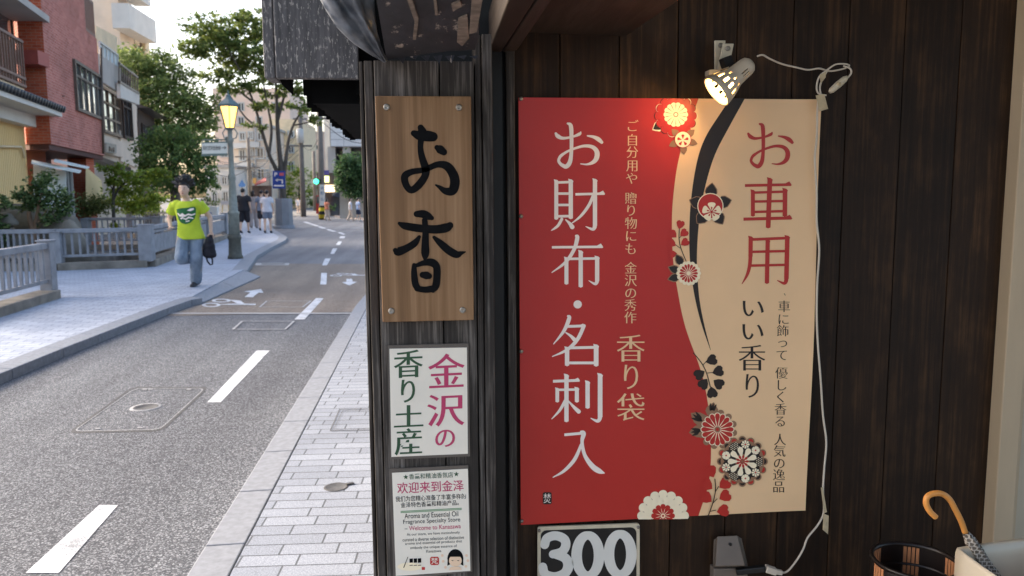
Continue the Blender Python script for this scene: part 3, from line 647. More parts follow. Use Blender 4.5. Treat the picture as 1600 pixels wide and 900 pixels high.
f.disc(1067, 218, 13.2, m_red, 5.5); f.disc(1067, 218, 12.2, m_pcream2, 6); f.petals(1067, 219, 2, 9, 5, 2.2, m_red, 7, -PI/2)
f.build('flower_motif')
f = Motif()                                             # camellia on the black sweep
for a, L in ((-PI/2, 36), (-.35, 34), (.9, 34), (2.15, 34), (3.35, 34)): f.leaf(1110+13*math.cos(a), 322+13*math.sin(a), a+.12, L-12, 20, m_ptan, 2); f.leaf(1110+13*math.cos(a), 322+13*math.sin(a), a+.12, L-13.5, 17.5, m_pblack, 3)
f.disc(1110, 322, 20.5, m_pcream2, 4); f.disc(1110, 322, 19, m_red, 5); f.petals(1112, 331, 2, 15, 5, 6.2, m_pcream2, 6, -PI/2, .2); f.petals(1112, 331, 2, 8, 5, 1.2, m_red, 7, -PI/2); f.build('flower_motif')
f = Motif()                                             # red-leaved twig and small chrysanthemum
f.stem([(1062, 352), (1061, 372), (1064, 388), (1072, 408)], 1.3, m_pblack, 1); f.stem([(1061, 372), (1068, 366)], 1, m_pblack, 1); f.stem([(1063, 388), (1055, 382)], 1, m_pblack, 1)
for x, y, a in ((1061, 358, -1.3), (1057, 371, -2.4), (1063, 369, -.7), (1056, 384, -2.6), (1064, 383, -.6), (1058, 396, 3.0)): f.leaf(x, y, a, 14, 12, m_red, 2, True)
for x, y, a in ((1062, 424, 3.5), (1066, 414, -2.1), (1062, 432, 2.9)): f.leaf(x, y, a, 20, 14, m_ptan, 2); f.leaf(x, y, a, 18, 11, m_pblack, 3)
for i in range(16): f.disc(1076+15.5*math.cos(i*PI/8), 427+15.5*math.sin(i*PI/8), 3.7, m_pcream2, 4)
f.disc(1076, 427, 16, m_pcream2, 4.6); f.petals(1076, 427, 3, 14.5, 16, 1.9, m_red, 5.2); f.disc(1076, 427, 2.4, m_pcream2, 6); f.build('flower_motif')
f = Motif()                                             # black twig
f.stem([(1083, 551), (1096, 567), (1104, 583), (1110, 605)], 1.5, m_pblack, 1); f.stem([(1098, 571), (1104, 564)], 1.1, m_pblack, 1); f.stem([(1104, 583), (1114, 582)], 1.1, m_pblack, 1)
for x, y, a in ((1103, 566, -.35), (1101, 580, 2.6), (1113, 583, -.3), (1105, 592, 2.2), (1115, 594, .6), (1111, 604, 1.4)): f.leaf(x, y, a, 18, 16, m_pblack, 2, True)
f.build('flower_motif')
f = Motif()                                             # red chrysanthemum with brown leaves
for x, y, a, L in ((1104, 662, -2.55, 30), (1110, 652, -1.35, 24), (1104, 672, 3.0, 28)):
    f.leaf(x, y, a, L, 20, m_ptan, 1)
    for q in (-.25, 0, .25): f.leaf(x+7*math.cos(a), y+7*math.sin(a), a+q*1.3, L*.66, 5, m_pblack, 2)
for i in range(12): f.disc(1121+26*math.cos(i*PI/6+.2), 671+26*math.sin(i*PI/6+.2), 5.2, m_ptan, 2.6)
f.disc(1121, 671, 21, m_pcream2, 3)
for i in range(16): f.disc(1121+21.5*math.cos(i*PI/8), 671+21.5*math.sin(i*PI/8), 4.9, m_pcream2, 3.4)
f.petals(1121, 671, 5, 25.4, 16, 3.5, m_red, 4.2); f.disc(1121, 671, 4.6, m_ptan, 5); f.disc(1121, 671, 2.6, m_red, 5.5); f.build('flower_motif')
f = Motif()                                             # round black and brown flower crest
for i in range(16): f.disc(1160+34*math.cos(i*PI/8), 721+34*math.sin(i*PI/8), 5.8, m_ptan, 5.8); f.disc(1160+33.5*math.cos(i*PI/8), 721+33.5*math.sin(i*PI/8), 4.2, m_red if i % 2 else m_pblack, 6.2)
f.disc(1160, 721, 34, m_ptan, 6.5)
for i in range(9): a = i*2*PI/9; f.disc(1160+22*math.cos(a), 721+22*math.sin(a), 10.5, m_pblack, 7)
for i in range(9):
    a = i*2*PI/9; x, y = 1160+27*math.cos(a), 721+27*math.sin(a)
    if i % 3 == 0:
        for u in range(-2, 3):
            for v in range(-1, 3):
                X, Y = 25+v*2.6, u*2.9+(v % 2)*1.3; f.disc(1160+X*math.cos(a)-Y*math.sin(a), 721+X*math.sin(a)+Y*math.cos(a), .8, m_pcream2, 8, 6)
    elif i % 3 == 1: f.petals(x, y, .5, 6.6, 8, 1.6, m_pcream2, 8); f.disc(x, y, 1.3, m_red, 9)
    else: f.petals(x, y, .5, 6.4, 5, 3.2, m_pcream2, 8, 0, .1); f.disc(x, y, 1.3, m_red, 9)
f.petals(1160, 721, 4, 23, 9, 4.4, m_pcream2, 10, PI/9); f.petals(1160, 721, 1.5, 9.5, 9, 1.9, m_red, 11, 0); f.build('flower_motif')
f = Motif()                                             # red-leaved twig at the foot
f.stem([(1117, 748), (1118, 766), (1114, 785), (1106, 808)], 1.6, m_pblack, 12); f.stem([(1118, 768), (1123, 760)], 1.2, m_pblack, 12); f.stem([(1114, 786), (1121, 779)], 1.2, m_pblack, 12); f.stem([(1110, 799), (1119, 797)], 1.2, m_pblack, 12)
for x, y, a in ((1115, 746, -2.0), (1113, 764, -2.5), (1124, 762, -.6), (1112, 784, -2.5), (1124, 780, -.5), (1120, 800, -.2)): f.leaf(x, y, a, 19, 18, m_red, 3, True)
f.build('flower_motif')
f = Motif()                                             # cream double chrysanthemum cut by the lower edge
for i in range(16): f.disc(1036+33*math.cos(i*PI/8), 806+33*math.sin(i*PI/8), 7.4, m_pcream2, 1)
f.disc(1036, 806, 34, m_pcream2, 1.4); f.petals(1036, 806, 10, 33, 16, .45, m_ptan, 2, PI/16)
for i in range(16): f.disc(1036+24.5*math.cos(i*PI/8+.2), 806+24.5*math.sin(i*PI/8+.2), 5.4, m_pcream2, 2.4)
f.disc(1036, 806, 19, m_pcream2, 2.8); f.petals(1036, 806, 3, 18.6, 12, 3.9, m_red, 3.4); f.disc(1036, 806, 3.4, m_pcream2, 4); f.disc(1036, 806, 1.8, m_red, 5); f.build('flower_motif')
# ------------------------------------------------------------------ clip lamp over the poster
lp0, lp1 = P(1119, 143.5, 1.840), P(1172, 99.5, 1.840)
lamp = thing('clip_lamp', 'cream metal clip spotlight lit above the poster with slotted shade', 'lamp', tuple(lp1))
ax = (lp0-lp1); Ln = ax.length; ax.normalize()
prof = [(-.004, .001), (-.002, .012), (.004, .0185), (.012, .0205), (.02, .0212), (.03, .0218), (.04, .0225), (.05, .0235), (.056, .026), (.064, .0292), (.071, .0318), (.079, .0342), (.088, .0366), (.096, .0382), (Ln, .0405)]
NS = 60
def skp(i, k):
    if .070 <= prof[i][0] < .087: return k % 5 in (1, 2)
    if .019 <= prof[i][0] < .04: return k % 20 in (1, 4, 7)
    if .055 <= prof[i][0] < .058 : return k % 6 == 2
    return False
sh = MB().lathe(lp1, ax, prof, NS, 0, skp).build('shade', m_lampwhite, lamp, recalc=False, solid=-.0012)
MB().lathe(lp1, ax, [(h, r-.0022) for h, r in prof[6:]], NS, 0, lambda i, k: skp(i+6, k)).build('reflector', m_lampin, lamp, recalc=False)
MB().lathe(lp1, ax, [(.002, .001), (.002, .0165), (.052, .0175), (.052, .001)], 20).build('socket', m_dark, lamp)
MB().ell(lp1+ax*(Ln-.034), .021, 0, 16, 12).build('bulb', m_bulb, lamp)
ld = bpy.data.lights.new('lamp_light', 'SPOT'); ld.energy = .45; ld.color = (1, .60, .25); ld.shadow_soft_size = .038; ld.spot_size = math.radians(150); ld.spot_blend = .6
lo = bpy.data.objects.new('lamp_light', ld); COL.objects.link(lo); lo.parent = lamp; lo.location = (lp1+ax*(Ln-.008))-lp1; lo.rotation_euler = (ax+Vector((0, .04, 0))).to_track_quat('-Z', 'Y').to_euler()
cl = MB(); YC = 1.925
cl.prism([P(1117, 63, YC), P(1134, 63, YC), P(1131, 108, YC), P(1117, 108, YC)], (0, .006, 0))
cl.prism([P(1130, 68, YC-.02), P(1147, 68, YC-.02), P(1139, 106, YC-.02), P(1121, 110, YC-.02)], (0, .006, 0))
cl.prism([P(1108, 109, YC-.02), P(1126, 107, YC-.02), P(1126, 116, YC-.02), P(1108, 117, YC-.02)], (0, .03, 0))
cl.build('clip', m_white, lamp, bevel=.0015)
for px, py in ((1125.5, 71), (1137, 76)): sc_ = MB().lathe(P(px, py, YC-.0 if px < 1130 else YC-.02), (0, -1, 0), [(0, .006), (.003, .006), (.004, .0035), (.003, .001)], 12); sc_.build('rivet', m_steel, lamp)
MB().obox(P(1135, 97, 1.885), (.011, 0, .004), (0, .014, 0), (-.004, 0, .011)).build('swivel', m_dark, lamp, bevel=.002)
def cordpts(pts): return [P(x, y, Y) for x, y, Y in spline(pts, 6)]
cord = MB()
cord.tube(cordpts([(1183, 88, 1.878), (1192, 86, 1.88), (1203, 92, 1.885), (1222, 100, 1.90), (1243, 105, 1.91), (1262, 109, 1.915), (1280, 107, 1.918), (1296, 111, 1.92), (1316, 108, 1.92), (1327, 103, 1.92), (1320, 100, 1.918), (1305, 101, 1.915), (1290, 111, 1.913), (1280, 120, 1.913), (1276, 135, 1.913), (1279, 146, 1.913), (1291, 149, 1.913)]), .0022, 6)
cord.tube(cordpts([(1318, 103, 1.916), (1328, 107, 1.914), (1330, 114, 1.912), (1325, 121, 1.91)]), .0022, 6)
cord.tube(cordpts([(1295, 107, 1.916), (1288, 118, 1.914), (1284, 126, 1.914), (1281, 137, 1.914), (1283, 150, 1.914)]), .0022, 6)
cord.tube(cordpts([(1279, 150, 1.92), (1277, 175, 1.92), (1276, 215, 1.922), (1273, 250, 1.923), (1276, 300, 1.923), (1276, 345, 1.923), (1280, 390, 1.924), (1277, 440, 1.925), (1276, 490, 1.925), (1278, 540, 1.926), (1282, 590, 1.927), (1286, 650, 1.93), (1291, 690, 1.93), (1288, 730, 1.93), (1286, 765, 1.93), (1287, 800, 1.93), (1278, 820, 1.928), (1262, 840, 1.92), (1255, 858, 1.915), (1243, 878, 1.91), (1228, 894, 1.905), (1212, 893, 1.9)]), .0027, 6)
cord.build('cord', m_cord, lamp)
sw = MB(); q0, q1 = P(1296, 144, 1.905), P(1324, 120, 1.905)
sw.tube([q0, q0.lerp(q1, .12), q0.lerp(q1, .5), q0.lerp(q1, .85), q1], [.004, .0075, .0088, .0078, .004], 12); sw.build('inline_switch', m_white, lamp)
MB().ell(P(1311, 131, 1.8975), (.006, .004, .005), 0).build('switch_button', m_tape, lamp)
for q in ([(1275, 149, 1.91), (1288, 147, 1.91), (1294, 170, 1.905), (1281, 174, 1.905)], [(1281, 117, 1.909), (1291, 112, 1.909), (1290, 121, 1.909), (1283, 130, 1.909)], [(1283, 762, 1.925), (1286, 762, 1.925), (1292, 800, 1.925), (1288, 802, 1.925)], [(1287, 803, 1.924), (1295, 806, 1.92), (1294, 835, 1.92), (1286, 828, 1.92)]):
    MB().prism([P(*p) for p in q], (0, .002, 0)).build('tape_tag', m_tape, lamp)
pg = MB(); pg.bar(P(1196, 888, 1.9), P(1212, 893, 1.9), .02, .017); pg.bar(P(1212, 893, 1.9), P(1222, 895, 1.9), .012, .012); pg.build('plug', m_cord, lamp, bevel=.002)
# ------------------------------------------------------------------ outlet, number plate
ol = thing('outlet_cover', 'grey weatherproof outlet cover on the planks below the poster', 'outlet', tuple(P(1140, 900, 1.94)))
o = MB(); a, b, c, d = P(1120, 838, 1.925), P(1155, 836, 1.925), P(1165, 886, 1.90), P(1117, 887, 1.90)
o.prism([P(1115, 842, YW), P(1158, 840, YW), P(1169, 888, YW), P(1113, 889, YW)], (0, -.004, 0))
o.add([P(1117, 842, 1.955), P(1157, 840, 1.955), P(1167, 886, 1.955), P(1114, 887, 1.955), P(1121, 838, 1.935), P(1152, 836.5, 1.935), P(1164, 884, 1.905), P(1118, 885, 1.905)], [(4, 5, 6, 7), (0, 1, 5, 4), (1, 2, 6, 5), (2, 3, 7, 6), (3, 0, 4, 7)])
o.build('hood', m_grey, ol, bevel=.003)
MB().prism([P(1115, 889, 1.93), P(1168, 888, 1.93), P(1170, 925, 1.93), P(1115, 926, 1.93)], (0, .03, 0)).build('socket_body', m_grey, ol, bevel=.003)
MB().lathe(P(1140.5, 850, 1.927), (0, -1, .1), [(0, .004), (.004, .004), (.0045, .0001)], 10).build('lock', m_black, ol)
MB().bar(P(1150, 893, 1.925), P(1196, 888, 1.9), .018, .016).build('socket_plug', m_black, ol, bevel=.003)
np_ = thing('number_plate', 'black sign plate with large white number 300 below the poster', 'sign', tuple(P(920, 960, 1.935)))
def rrect(x0, y0, x1, y1, r, dy=0): 
    out = []
    for cx, cy, a0 in ((x1-r, y0+r, -90), (x1-r, y1-r, 0), (x0+r, y1-r, 90), (x0+r, y0+r, 180)):
        for k in range(5): t = math.radians(a0+k*22.5); out.append((cx+r*math.cos(t), cy+r*math.sin(t)+dy*(cx-x0)))
    return out
MB().prism([P(x, y, 1.937) for x, y in rrect(840, 823.5, 999.5, 985, 4, -.035)], (0, .006, 0)).build('white_border', m_white, np_)
MB().prism([P(x, y, 1.9362) for x, y in rrect(845, 829, 994.5, 980, 9, -.035)], (0, .0007, 0)).build('black_field', m_black, np_)
m_digit = M('white_digit', S(225, 220, 208), .5, .04, 9)
def digit(strokes):
    mb = MB()
    for i, q in enumerate(strokes): brush(mb, q, 1.9355-.0003*i, lambda x, y: (x, y), 1)
    mb.build('lettering', m_digit, np_, recalc=False)
digit([[(851, 851, 14), (855, 841, 14), (868, 837, 14), (881, 842, 14.5), (884, 852, 14.5), (878, 862, 14), (864, 866, 13)], [(867, 866, 13), (883, 872, 15), (888, 884, 16), (882, 896, 15), (867, 901, 14), (852, 897, 14), (848, 886, 14)]])
for cx, cy in ((918.5, 868), (969, 866)):
    ring_ = [(cx+17.5*math.sin(t*PI/12), cy-31.5*math.cos(t*PI/12), 13.0+3.5*abs(math.sin(t*PI/12))) for t in range(25)]
    digit([ring_[:13], ring_[12:]])
for px, py in ((842.5, 829), (997, 823.5)): MB().lathe(P(px, py, 1.9365), (0, -1, 0), [(0, .004), (.003, .004), (.004, .0001)], 10).build('tack', m_steel, np_)
# ------------------------------------------------------------------ umbrella stand, umbrella, basket
def Z(px, py, z): return G(px, py, z)
zt = P(1493, 853, 1.52).z
c0 = G(1493, 855, zt); dx, dy = (G(1580, 903, zt)-c0)*1.75, (G(1600, 841, zt)-c0)*1.1
vs_ = thing('umbrella_stand', 'square white glazed ceramic umbrella stand in front of the sliding door', 'umbrella stand', (c0+dx/2+dy/2-Vector((0, 0, zt-.12))))
o = MB(); n = 8; top = []
def ringpts(ins, z, dip):
    out = []; cn = [c0, c0+dx, c0+dx+dy, c0+dy]; ctr = (c0+dx/2+dy/2)
    for i in range(4):
        for k in range(n):
            p = cn[i].lerp(cn[(i+1) % 4], k/n); q = p+(ctr-p)*ins
            out.append(Vector((q.x, q.y, z-dip*math.sin(math.pi*k/n)*(1 if i in (0, 2) else -.2))))
    return out
rings = [ringpts(.10, .12, 0), ringpts(.02, .4, 0), ringpts(0, zt-.012, .012), ringpts(.02, zt, .014), ringpts(.09, zt-.004, .014), ringpts(.10, zt-.03, 0), ringpts(.16, .16, 0)]
N = 4*n; vv = [p for r in rings for p in r]
o.add(vv, [(i*N+k, i*N+(k+1) % N, (i+1)*N+(k+1) % N, (i+1)*N+k) for i in range(len(rings)-1) for k in range(N)]+[tuple(range(N))[::-1], tuple((len(rings)-1)*N+k for k in range(N))], 0, True)
o.build('vase', m_ceram, vs_)
um = thing('umbrella', 'folded umbrella with cane crook handle leaning in the ceramic stand', 'umbrella', tuple(P(1560, 900, 1.52)))
YU = G(1524, 853, zt).y
MB().tube([P(x, y, YU) for x, y in spline([(1462, 808), (1453, 799), (1447, 787), (1449, 776), (1460, 771), (1473, 772), (1484, 781), (1493, 797), (1502, 815), (1508, 832)], 6)], .0062, 12).build('handle', m_handle, um)
m_um = brickmat('umbrella_check', S(84, 76, 68), S(110, 100, 90), S(176, 168, 158),   .010, .008, .0022, world_space=False, bmp=0, axes=(0, 2), stain=.1)
u0, u1, u2 = P(1509, 833, YU), P(1523, 852, YU-.004), P(1600, 985, YU-.03)
uv_ = MB(); d = (u2-u0).normalized(); a = d.orthogonal().normalized(); b = d.cross(a); pr = []
for t, r in ((0, .006), (.02, .010), (.05, .0125), (.1, .015), (.25, .017)):
    pr.append([u0+d*t+(a*math.cos(k*PI/12)+b*math.sin(k*PI/12))*r*(1+.28*math.sin(k*PI/12*5+t*30)) for k in range(24)])
uv_.add([p for r in pr for p in r], [(i*24+k, i*24+(k+1) % 24, (i+1)*24+(k+1) % 24, (i+1)*24+k) for i in range(4) for k in range(24)], 0, True)
uv_.build('canopy', m_um, um, recalc=False, solid=.001)
bk = thing('bamboo_basket', 'round black lacquer bin with bamboo strips beside the ceramic stand', 'basket', tuple(P(1428, 990, 1.62)))
bc = P(1430, 882, 1.62); br = .090; zb0, zb1 = .1, bc.z+.01
cyl = lambda t, r, z: Vector((bc.x+r*math.cos(t), bc.y+r*math.sin(t), z))
def panel(mb, t0, t1, r, z0, z1, th=.002):
    n = 6; vs = [cyl(t0+(t1-t0)*k/n, rr, z) for rr in (r, r+th) for z in (z0, z1) for k in range(n+1)]; q = n+1; fs = []
    for k in range(n): fs += [(k, k+1, q+k+1, q+k), (2*q+k, 2*q+k+1, 3*q+k+1, 3*q+k), (q+k, q+k+1, 3*q+k+1, 3*q+k), (k, k+1, 2*q+k+1, 2*q+k)]
    mb.add(vs, fs+[(0, q, 3*q, 2*q), (n, q+n, 3*q+n, 2*q+n)])
o = MB(); o2 = MB()
for s in range(6):
    t0 = s*PI/3+.25
    panel(o, t0, t0+PI/6+.10, br, .34, zb1-.002, .003)
    for k in range(4): a = t0+PI/6+.12+k*.10; panel(o2, a, a+.072, br, .34, zb1-.008, .002)
o.lathe((bc.x, bc.y, zb1), (0, 0, 1), [(-.004, br-.002), (-.004, br+.006), (.003, br+.006), (.003, br-.002), (-.004, br-.002)], 40)
for z in (.36, zb1-.05): o.lathe((bc.x, bc.y, z), (0, 0, 1), [(-.003, br-.001), (-.003, br+.0035), (.003, br+.0035), (.003, br-.001), (-.003, br-.001)], 40)
o.lathe((bc.x, bc.y, .1), (0, 0, 1), [(0, .001), (0, br-.004), (.26, br-.004), (.26, br-.012), (.02, br-.012), (.02, .001)], 32)
o.build('frame', m_lacq, bk); o2.build('strips', m_bamboo, bk)
# ------------------------------------------------------------------ ground, road, pavements
m_ground = M('town_ground', (.16, .155, .15), .9, .3, .4)
m_asph = asphaltmat('asphalt_exposed', (.068, .072, .081), (.140, .145, .158), (.32, .33, .35), amount=.62, speck=520)
m_asph2 = asphaltmat('asphalt_tan', (.14, .108, .082), (.255, .205, .158), (.40, .36, .32), speck=600)
m_asph3 = asphaltmat('asphalt_far', (.13, .135, .145), (.20, .20, .215), (.30, .30, .31), speck=600)
m_pave = brickmat('pavers_right', S(136, 141, 150), S(154, 159, 168), S(90, 93, 98), .235, .099, .009, rot=(0, 0, math.radians(3)), speck=.22, squash=1.35, offset=.38, stain=.12)
m_pavel = brickmat('pavers_left', S(154, 160, 172), S(172, 178, 189), S(112, 116, 126), .225, .112, .010, rot=(0, 0, math.radians(-4)), speck=.12, stain=.10, speck_scale=90)
m_pavef = brickmat('pavers_far', S(150, 136, 130), S(172, 158, 150), S(110, 100, 96), .3, .15, .012, speck=.1)
m_kerb = M('kerb_stone', S(132, 135, 141), .75, .16, 26, bmp=.12)
m_paint = wornpaint('road_paint', (.60, .61, .63), (.22, .225, .235), .475)
m_iron = M('cast_iron', (.085, .08, .076), .55, .35, 30, bmp=.25)
m_ironedge = M('steel_edge', (.34, .33, .33), .5, .2, 30)
m_conc = M('old_concrete', (.20, .17, .14), .85, .4, 3, bmp=.25)
m_water = M('canal_water', (.018, .024, .02), .06, .3, 2, spec=.6)
ZS = .1
def sheet(name, pts, z, mat, thick=0, label=None):
    mb = MB(); pts = [Vector((p[0], p[1], z)) for p in pts]
    if thick: mb.prism(pts, (0, 0, -thick))
    else: mb.poly(pts)
    o = mb.build(name, mat); return struct(o)
CX0, CX1, CY0, CY1 = -8.7, -5.62, 17.0, 24.5
mb = MB()
for x0, x1, y0, y1 in ((-900, 900, -300, CY0), (-900, 900, CY1, 1500), (-900, CX0, CY0, CY1), (CX1, 900, CY0, CY1)):
    mb.add([(x0, y0, -.02), (x1, y0, -.02), (x1, y1, -.02), (x0, y1, -.02)], [(0, 1, 2, 3)])
struct(mb.build('ground', m_ground, recalc=False))
mb = MB()
for x0, x1, y0, y1 in ((CX0, CX1, CY0, CY0), (CX0, CX1, CY1, CY1), (CX0, CX0, CY0, CY1), (CX1, CX1, CY0, CY1)): mb.add([(x0, y0, -.02), (x1, y1, -.02), (x1, y1, -2.2), (x0, y0, -2.2)], [(0, 1, 2, 3)])
cw = mb.build('canal_wall', m_conc, recalc=False); struct(cw)
mb = MB().poly([(CX0, CY0, -2.0), (CX1, CY0, -2.0), (CX1, CY1, -2.0), (CX0, CY1, -2.0)]); struct(mb.build('canal_water', m_water))
# kerb lines (road edge on the ground, from near to far)
def g2(px, py, z=0): p = G(px, py, z); return (p.x, p.y)
XKR = -.955
KL = [(-3.47, -6), (-3.47, 6), g2(100, 558), g2(200, 517), g2(262, 492), g2(300, 478), g2(317, 475)]
KLf = [g2(407, 434), g2(386, 430), g2(402, 405), g2(425, 391), g2(447, 379), g2(449, 374), g2(430, 362.5), g2(424, 357), g2(432, 353)]
KR = [(XKR, -6), (XKR, 10.8), (XKR+.08, 13), (XKR+.45, 18), (-.4, 24), (-.6, 30), g2(600, 352), g2(560, 343.5), g2(530, 340)]
road = [KL[0]]+KL[1:]+KLf+[g2(445, 341), g2(478, 336.5), g2(520, 337.5)]+KR[::-1]
YB0, YB1 = G(400, 491).y, G(430, 416).y
o = sheet('road', road, 0, m_asph)
def between(xa, xb, ya, yb): return [(xa, ya), (xb, ya), (xb, yb), (xa, yb)]
# tan and grey stretches of road surfacing, 4 mm above the main sheet
def lx(y, tab):
    for a, b in zip(tab[:-1], tab[1:]):
        if min(a[1], b[1]) <= y <= max(a[1], b[1]) and a[1] != b[1]: return a[0]+(b[0]-a[0])*(y-a[1])/(b[1]-a[1])
    return tab[-1][0]
tanp = [(lx(YB0, KL)+.02, YB0), (XKR-.0, YB0), (lx(YB1, KR), YB1)]+[g2(396, 412), g2(386, 430), g2(407, 434), g2(317, 475)]
sheet('road_tan_surfacing', tanp, .004, m_asph2)
farp = [g2(396, 412), g2(402, 405), g2(425, 391), g2(447, 379), g2(449, 374), g2(430, 362.5), g2(424, 357), g2(432, 353), g2(445, 341), g2(478, 336.5), g2(520, 337.5)]+[KR[i] for i in range(8, 3, -1)]+[(lx(YB1, KR), YB1)]
sheet('road_far_surfacing', farp, .004, m_asph3)
sheet('road_seam', [g2(258, 489.5), g2(552, 489.5), g2(552, 491.2), g2(256, 491.2)], .008, m_ironedge)
sheet('gutter_grate', [g2(400, 411.5), g2(452, 411.5), g2(451, 415), g2(398, 415)], .008, m_ironedge)
sheet('gutter_slots', [g2(409, 412.3), g2(446, 412.3), g2(445, 414.2), g2(408, 414.2)], .012, m_iron)
# lane paint
def dash(pts, z=None): struct(sheet('lane_line', [g2(*p) for p in pts], .003 if pts[0][1] > 500 else .0075, m_paint))
for q in ([(155, 790), (184.5, 790), (92, 896), (40, 896)], [(401, 548), (421.5, 548), (345, 629), (324, 629)], [(494, 466.5), (506, 466.5), (476, 500), (460, 500)], [(502, 427), (511, 427), (510, 445), (500.5, 445)],
          [(508, 404.5), (516.5, 404.5), (511, 415), (503, 415)], [(520, 388.5), (527, 388.5), (522, 397), (516, 397)], [(528.5, 377.5), (534.5, 377.5), (531, 383), (525, 383)], [(532, 369.5), (539.5, 369), (538, 372.5), (530, 372.5)],
          [(532, 363), (540, 366.3), (536, 367), (527, 363.6)], [(514, 358.2), (526, 362), (520, 362.3), (509, 358.7)], [(501, 354), (510, 357), (504, 357.3), (496, 354.4)], [(489, 350.3), (500, 353.5), (494, 353.7), (484, 350.5)], [(478, 346.6), (489, 349.8), (483, 350), (473, 346.8)]): dash(q)
def mark(name, polys, z=.0075):
    mb = MB()
    for p in polys: mb.poly([G(x, y, z) for x, y in p])
    return struct(mb.build(name, m_paint))
mark('arrow_marking', [[(382, 464), (391, 457), (381, 455.5), (408, 451.5), (411.5, 457.5), (404, 457), (395, 464.5)]])
mark('arrow_marking', [[(541, 435.5), (550, 435.5), (551, 440), (558, 440.3), (546, 446), (534, 441), (541.5, 440)]])
def cyc(cx, cy, sx, sy, z=.0075):
    mb = MB(); zz_ = z
    def ring(x, y, rx, ry, w):
        n = 20
        for i in range(n):
            a, b = 2*PI*i/n, 2*PI*(i+1)/n
            mb.poly([G(x+rx*k*math.cos(t), y+ry*k*math.sin(t), z) for k, t in ((1, a), (1, b), (w, b), (w, a))])
    ring(cx-sx, cy+sy*.55, sx*.62, sy*.62, .62); ring(cx-sx*.35, cy-sy*.75, sx*.62, sy*.55, .62)
    mb.poly([G(cx-sx*.8, cy+sy*.4, z+.001), G(cx+sx*.7, cy+sy*.1, z+.001), G(cx+sx*1.9, cy+sy*.2, z+.001), G(cx+sx*1.9, cy+sy*.6, z+.001), G(cx+sx*.5, cy+sy*.55, z+.001)])
    mb.poly([G(cx+sx*.2, cy-sy, z+.002), G(cx+sx*.9, cy-sy*.8, z+.002), G(cx+sx*1.2, cy+sy*.3, z+.002), G(cx+sx*.8, cy+sy*.35, z+.002)])
    struct(mb.build('bicycle_marking', m_paint, recalc=False))
cyc(354, 473.5, 24, 5.2); cyc(541, 429.3, 16, 2.0)
# covers set in the road
def cover_line(name, quad, w, z, mat, mat_in=None):
    mb = MB(); n = len(quad); c = sum((G(*q, z) for q in quad), Vector())/n
    pts = [G(*q, z) for q in quad]; inn = [p+(c-p).normalized()*w for p in pts]
    mb.add(pts+inn, [(i, (i+1) % n, n+(i+1) % n, n+i) for i in range(n)], 0)
    return mb, inn
def rq(quad, k=.1):
    out = []
    for i in range(4):
        p, a, b = Vector(quad[i]), Vector(quad[i-1]), Vector(quad[(i+1) % 4])
        p0, p2 = p.lerp(a, k), p.lerp(b, k)
        for t in (0, .33, .66, 1): out.append(tuple((p0*(1-t)**2+p*2*t*(1-t)+p2*t*t)))
    return out
hq = [(206, 604.5), (327, 604.5), (253, 674), (105, 677)]
mb, _ = cover_line('hatch', rq(hq, .09), .035, .002, m_ironedge)
m_hr = M('hatch_rim_dusty', (.075, .074, .076), .8, .3, 30); m_hr2 = M('hatch_edge_dusty', (.30, .30, .305), .7, .3, 30)
hatch = thing('road_hatch', 'large rounded rectangular utility hatch set in the near road with an oval badge', 'hatch', tuple(G(222, 640)))
mb.build('rim', m_hr, hatch, recalc=False)
mb, _ = cover_line('hatch', rq([(211, 606.5), (321, 606.5), (250, 671), (113, 674)], .09), .012, .004, m_ironedge); mb.build('inner_rim', m_hr2, hatch, recalc=False)
c = G(228, 636.5); MB().lathe((c.x, c.y, .0), (0, 0, 1), [(.002, .001), (.002, .06), (.003, .061), (.003, .085)], 24).build('badge', m_hr, hatch); MB().lathe((c.x, c.y, 0), (0, 0, 1), [(.004, .085), (.004, .105), (.001, .108)], 24).build('badge_ring', m_hr2, hatch)
mb = MB()
for q in ((223, 607.2), (232, 607.2), (292, 607.4), (150, 668.5), (215, 667)): mb.poly([G(q[0]+a, q[1]+b, .006) for a, b in ((0, 0), (7, 0), (6, 1.6), (-1, 1.6))])
mb.build('lifting_slot', m_hr2, hatch, recalc=False)
for nm, q, lab in (('road_cover', [(377, 501.5), (461, 501.5), (447, 514.5), (362, 514.5)], 'thin rectangular cover line in the grey road just before the seam'), ('road_cover', [(416, 470), (487, 470), (474, 479.8), (404, 479.8)], 'thin rectangular cover line in the tan road beside the bicycle mark')):
    mb, _ = cover_line(nm, q, .035, .010, m_ironedge); tag(mb.build(nm, m_ironedge, recalc=False), lab, 'cover')
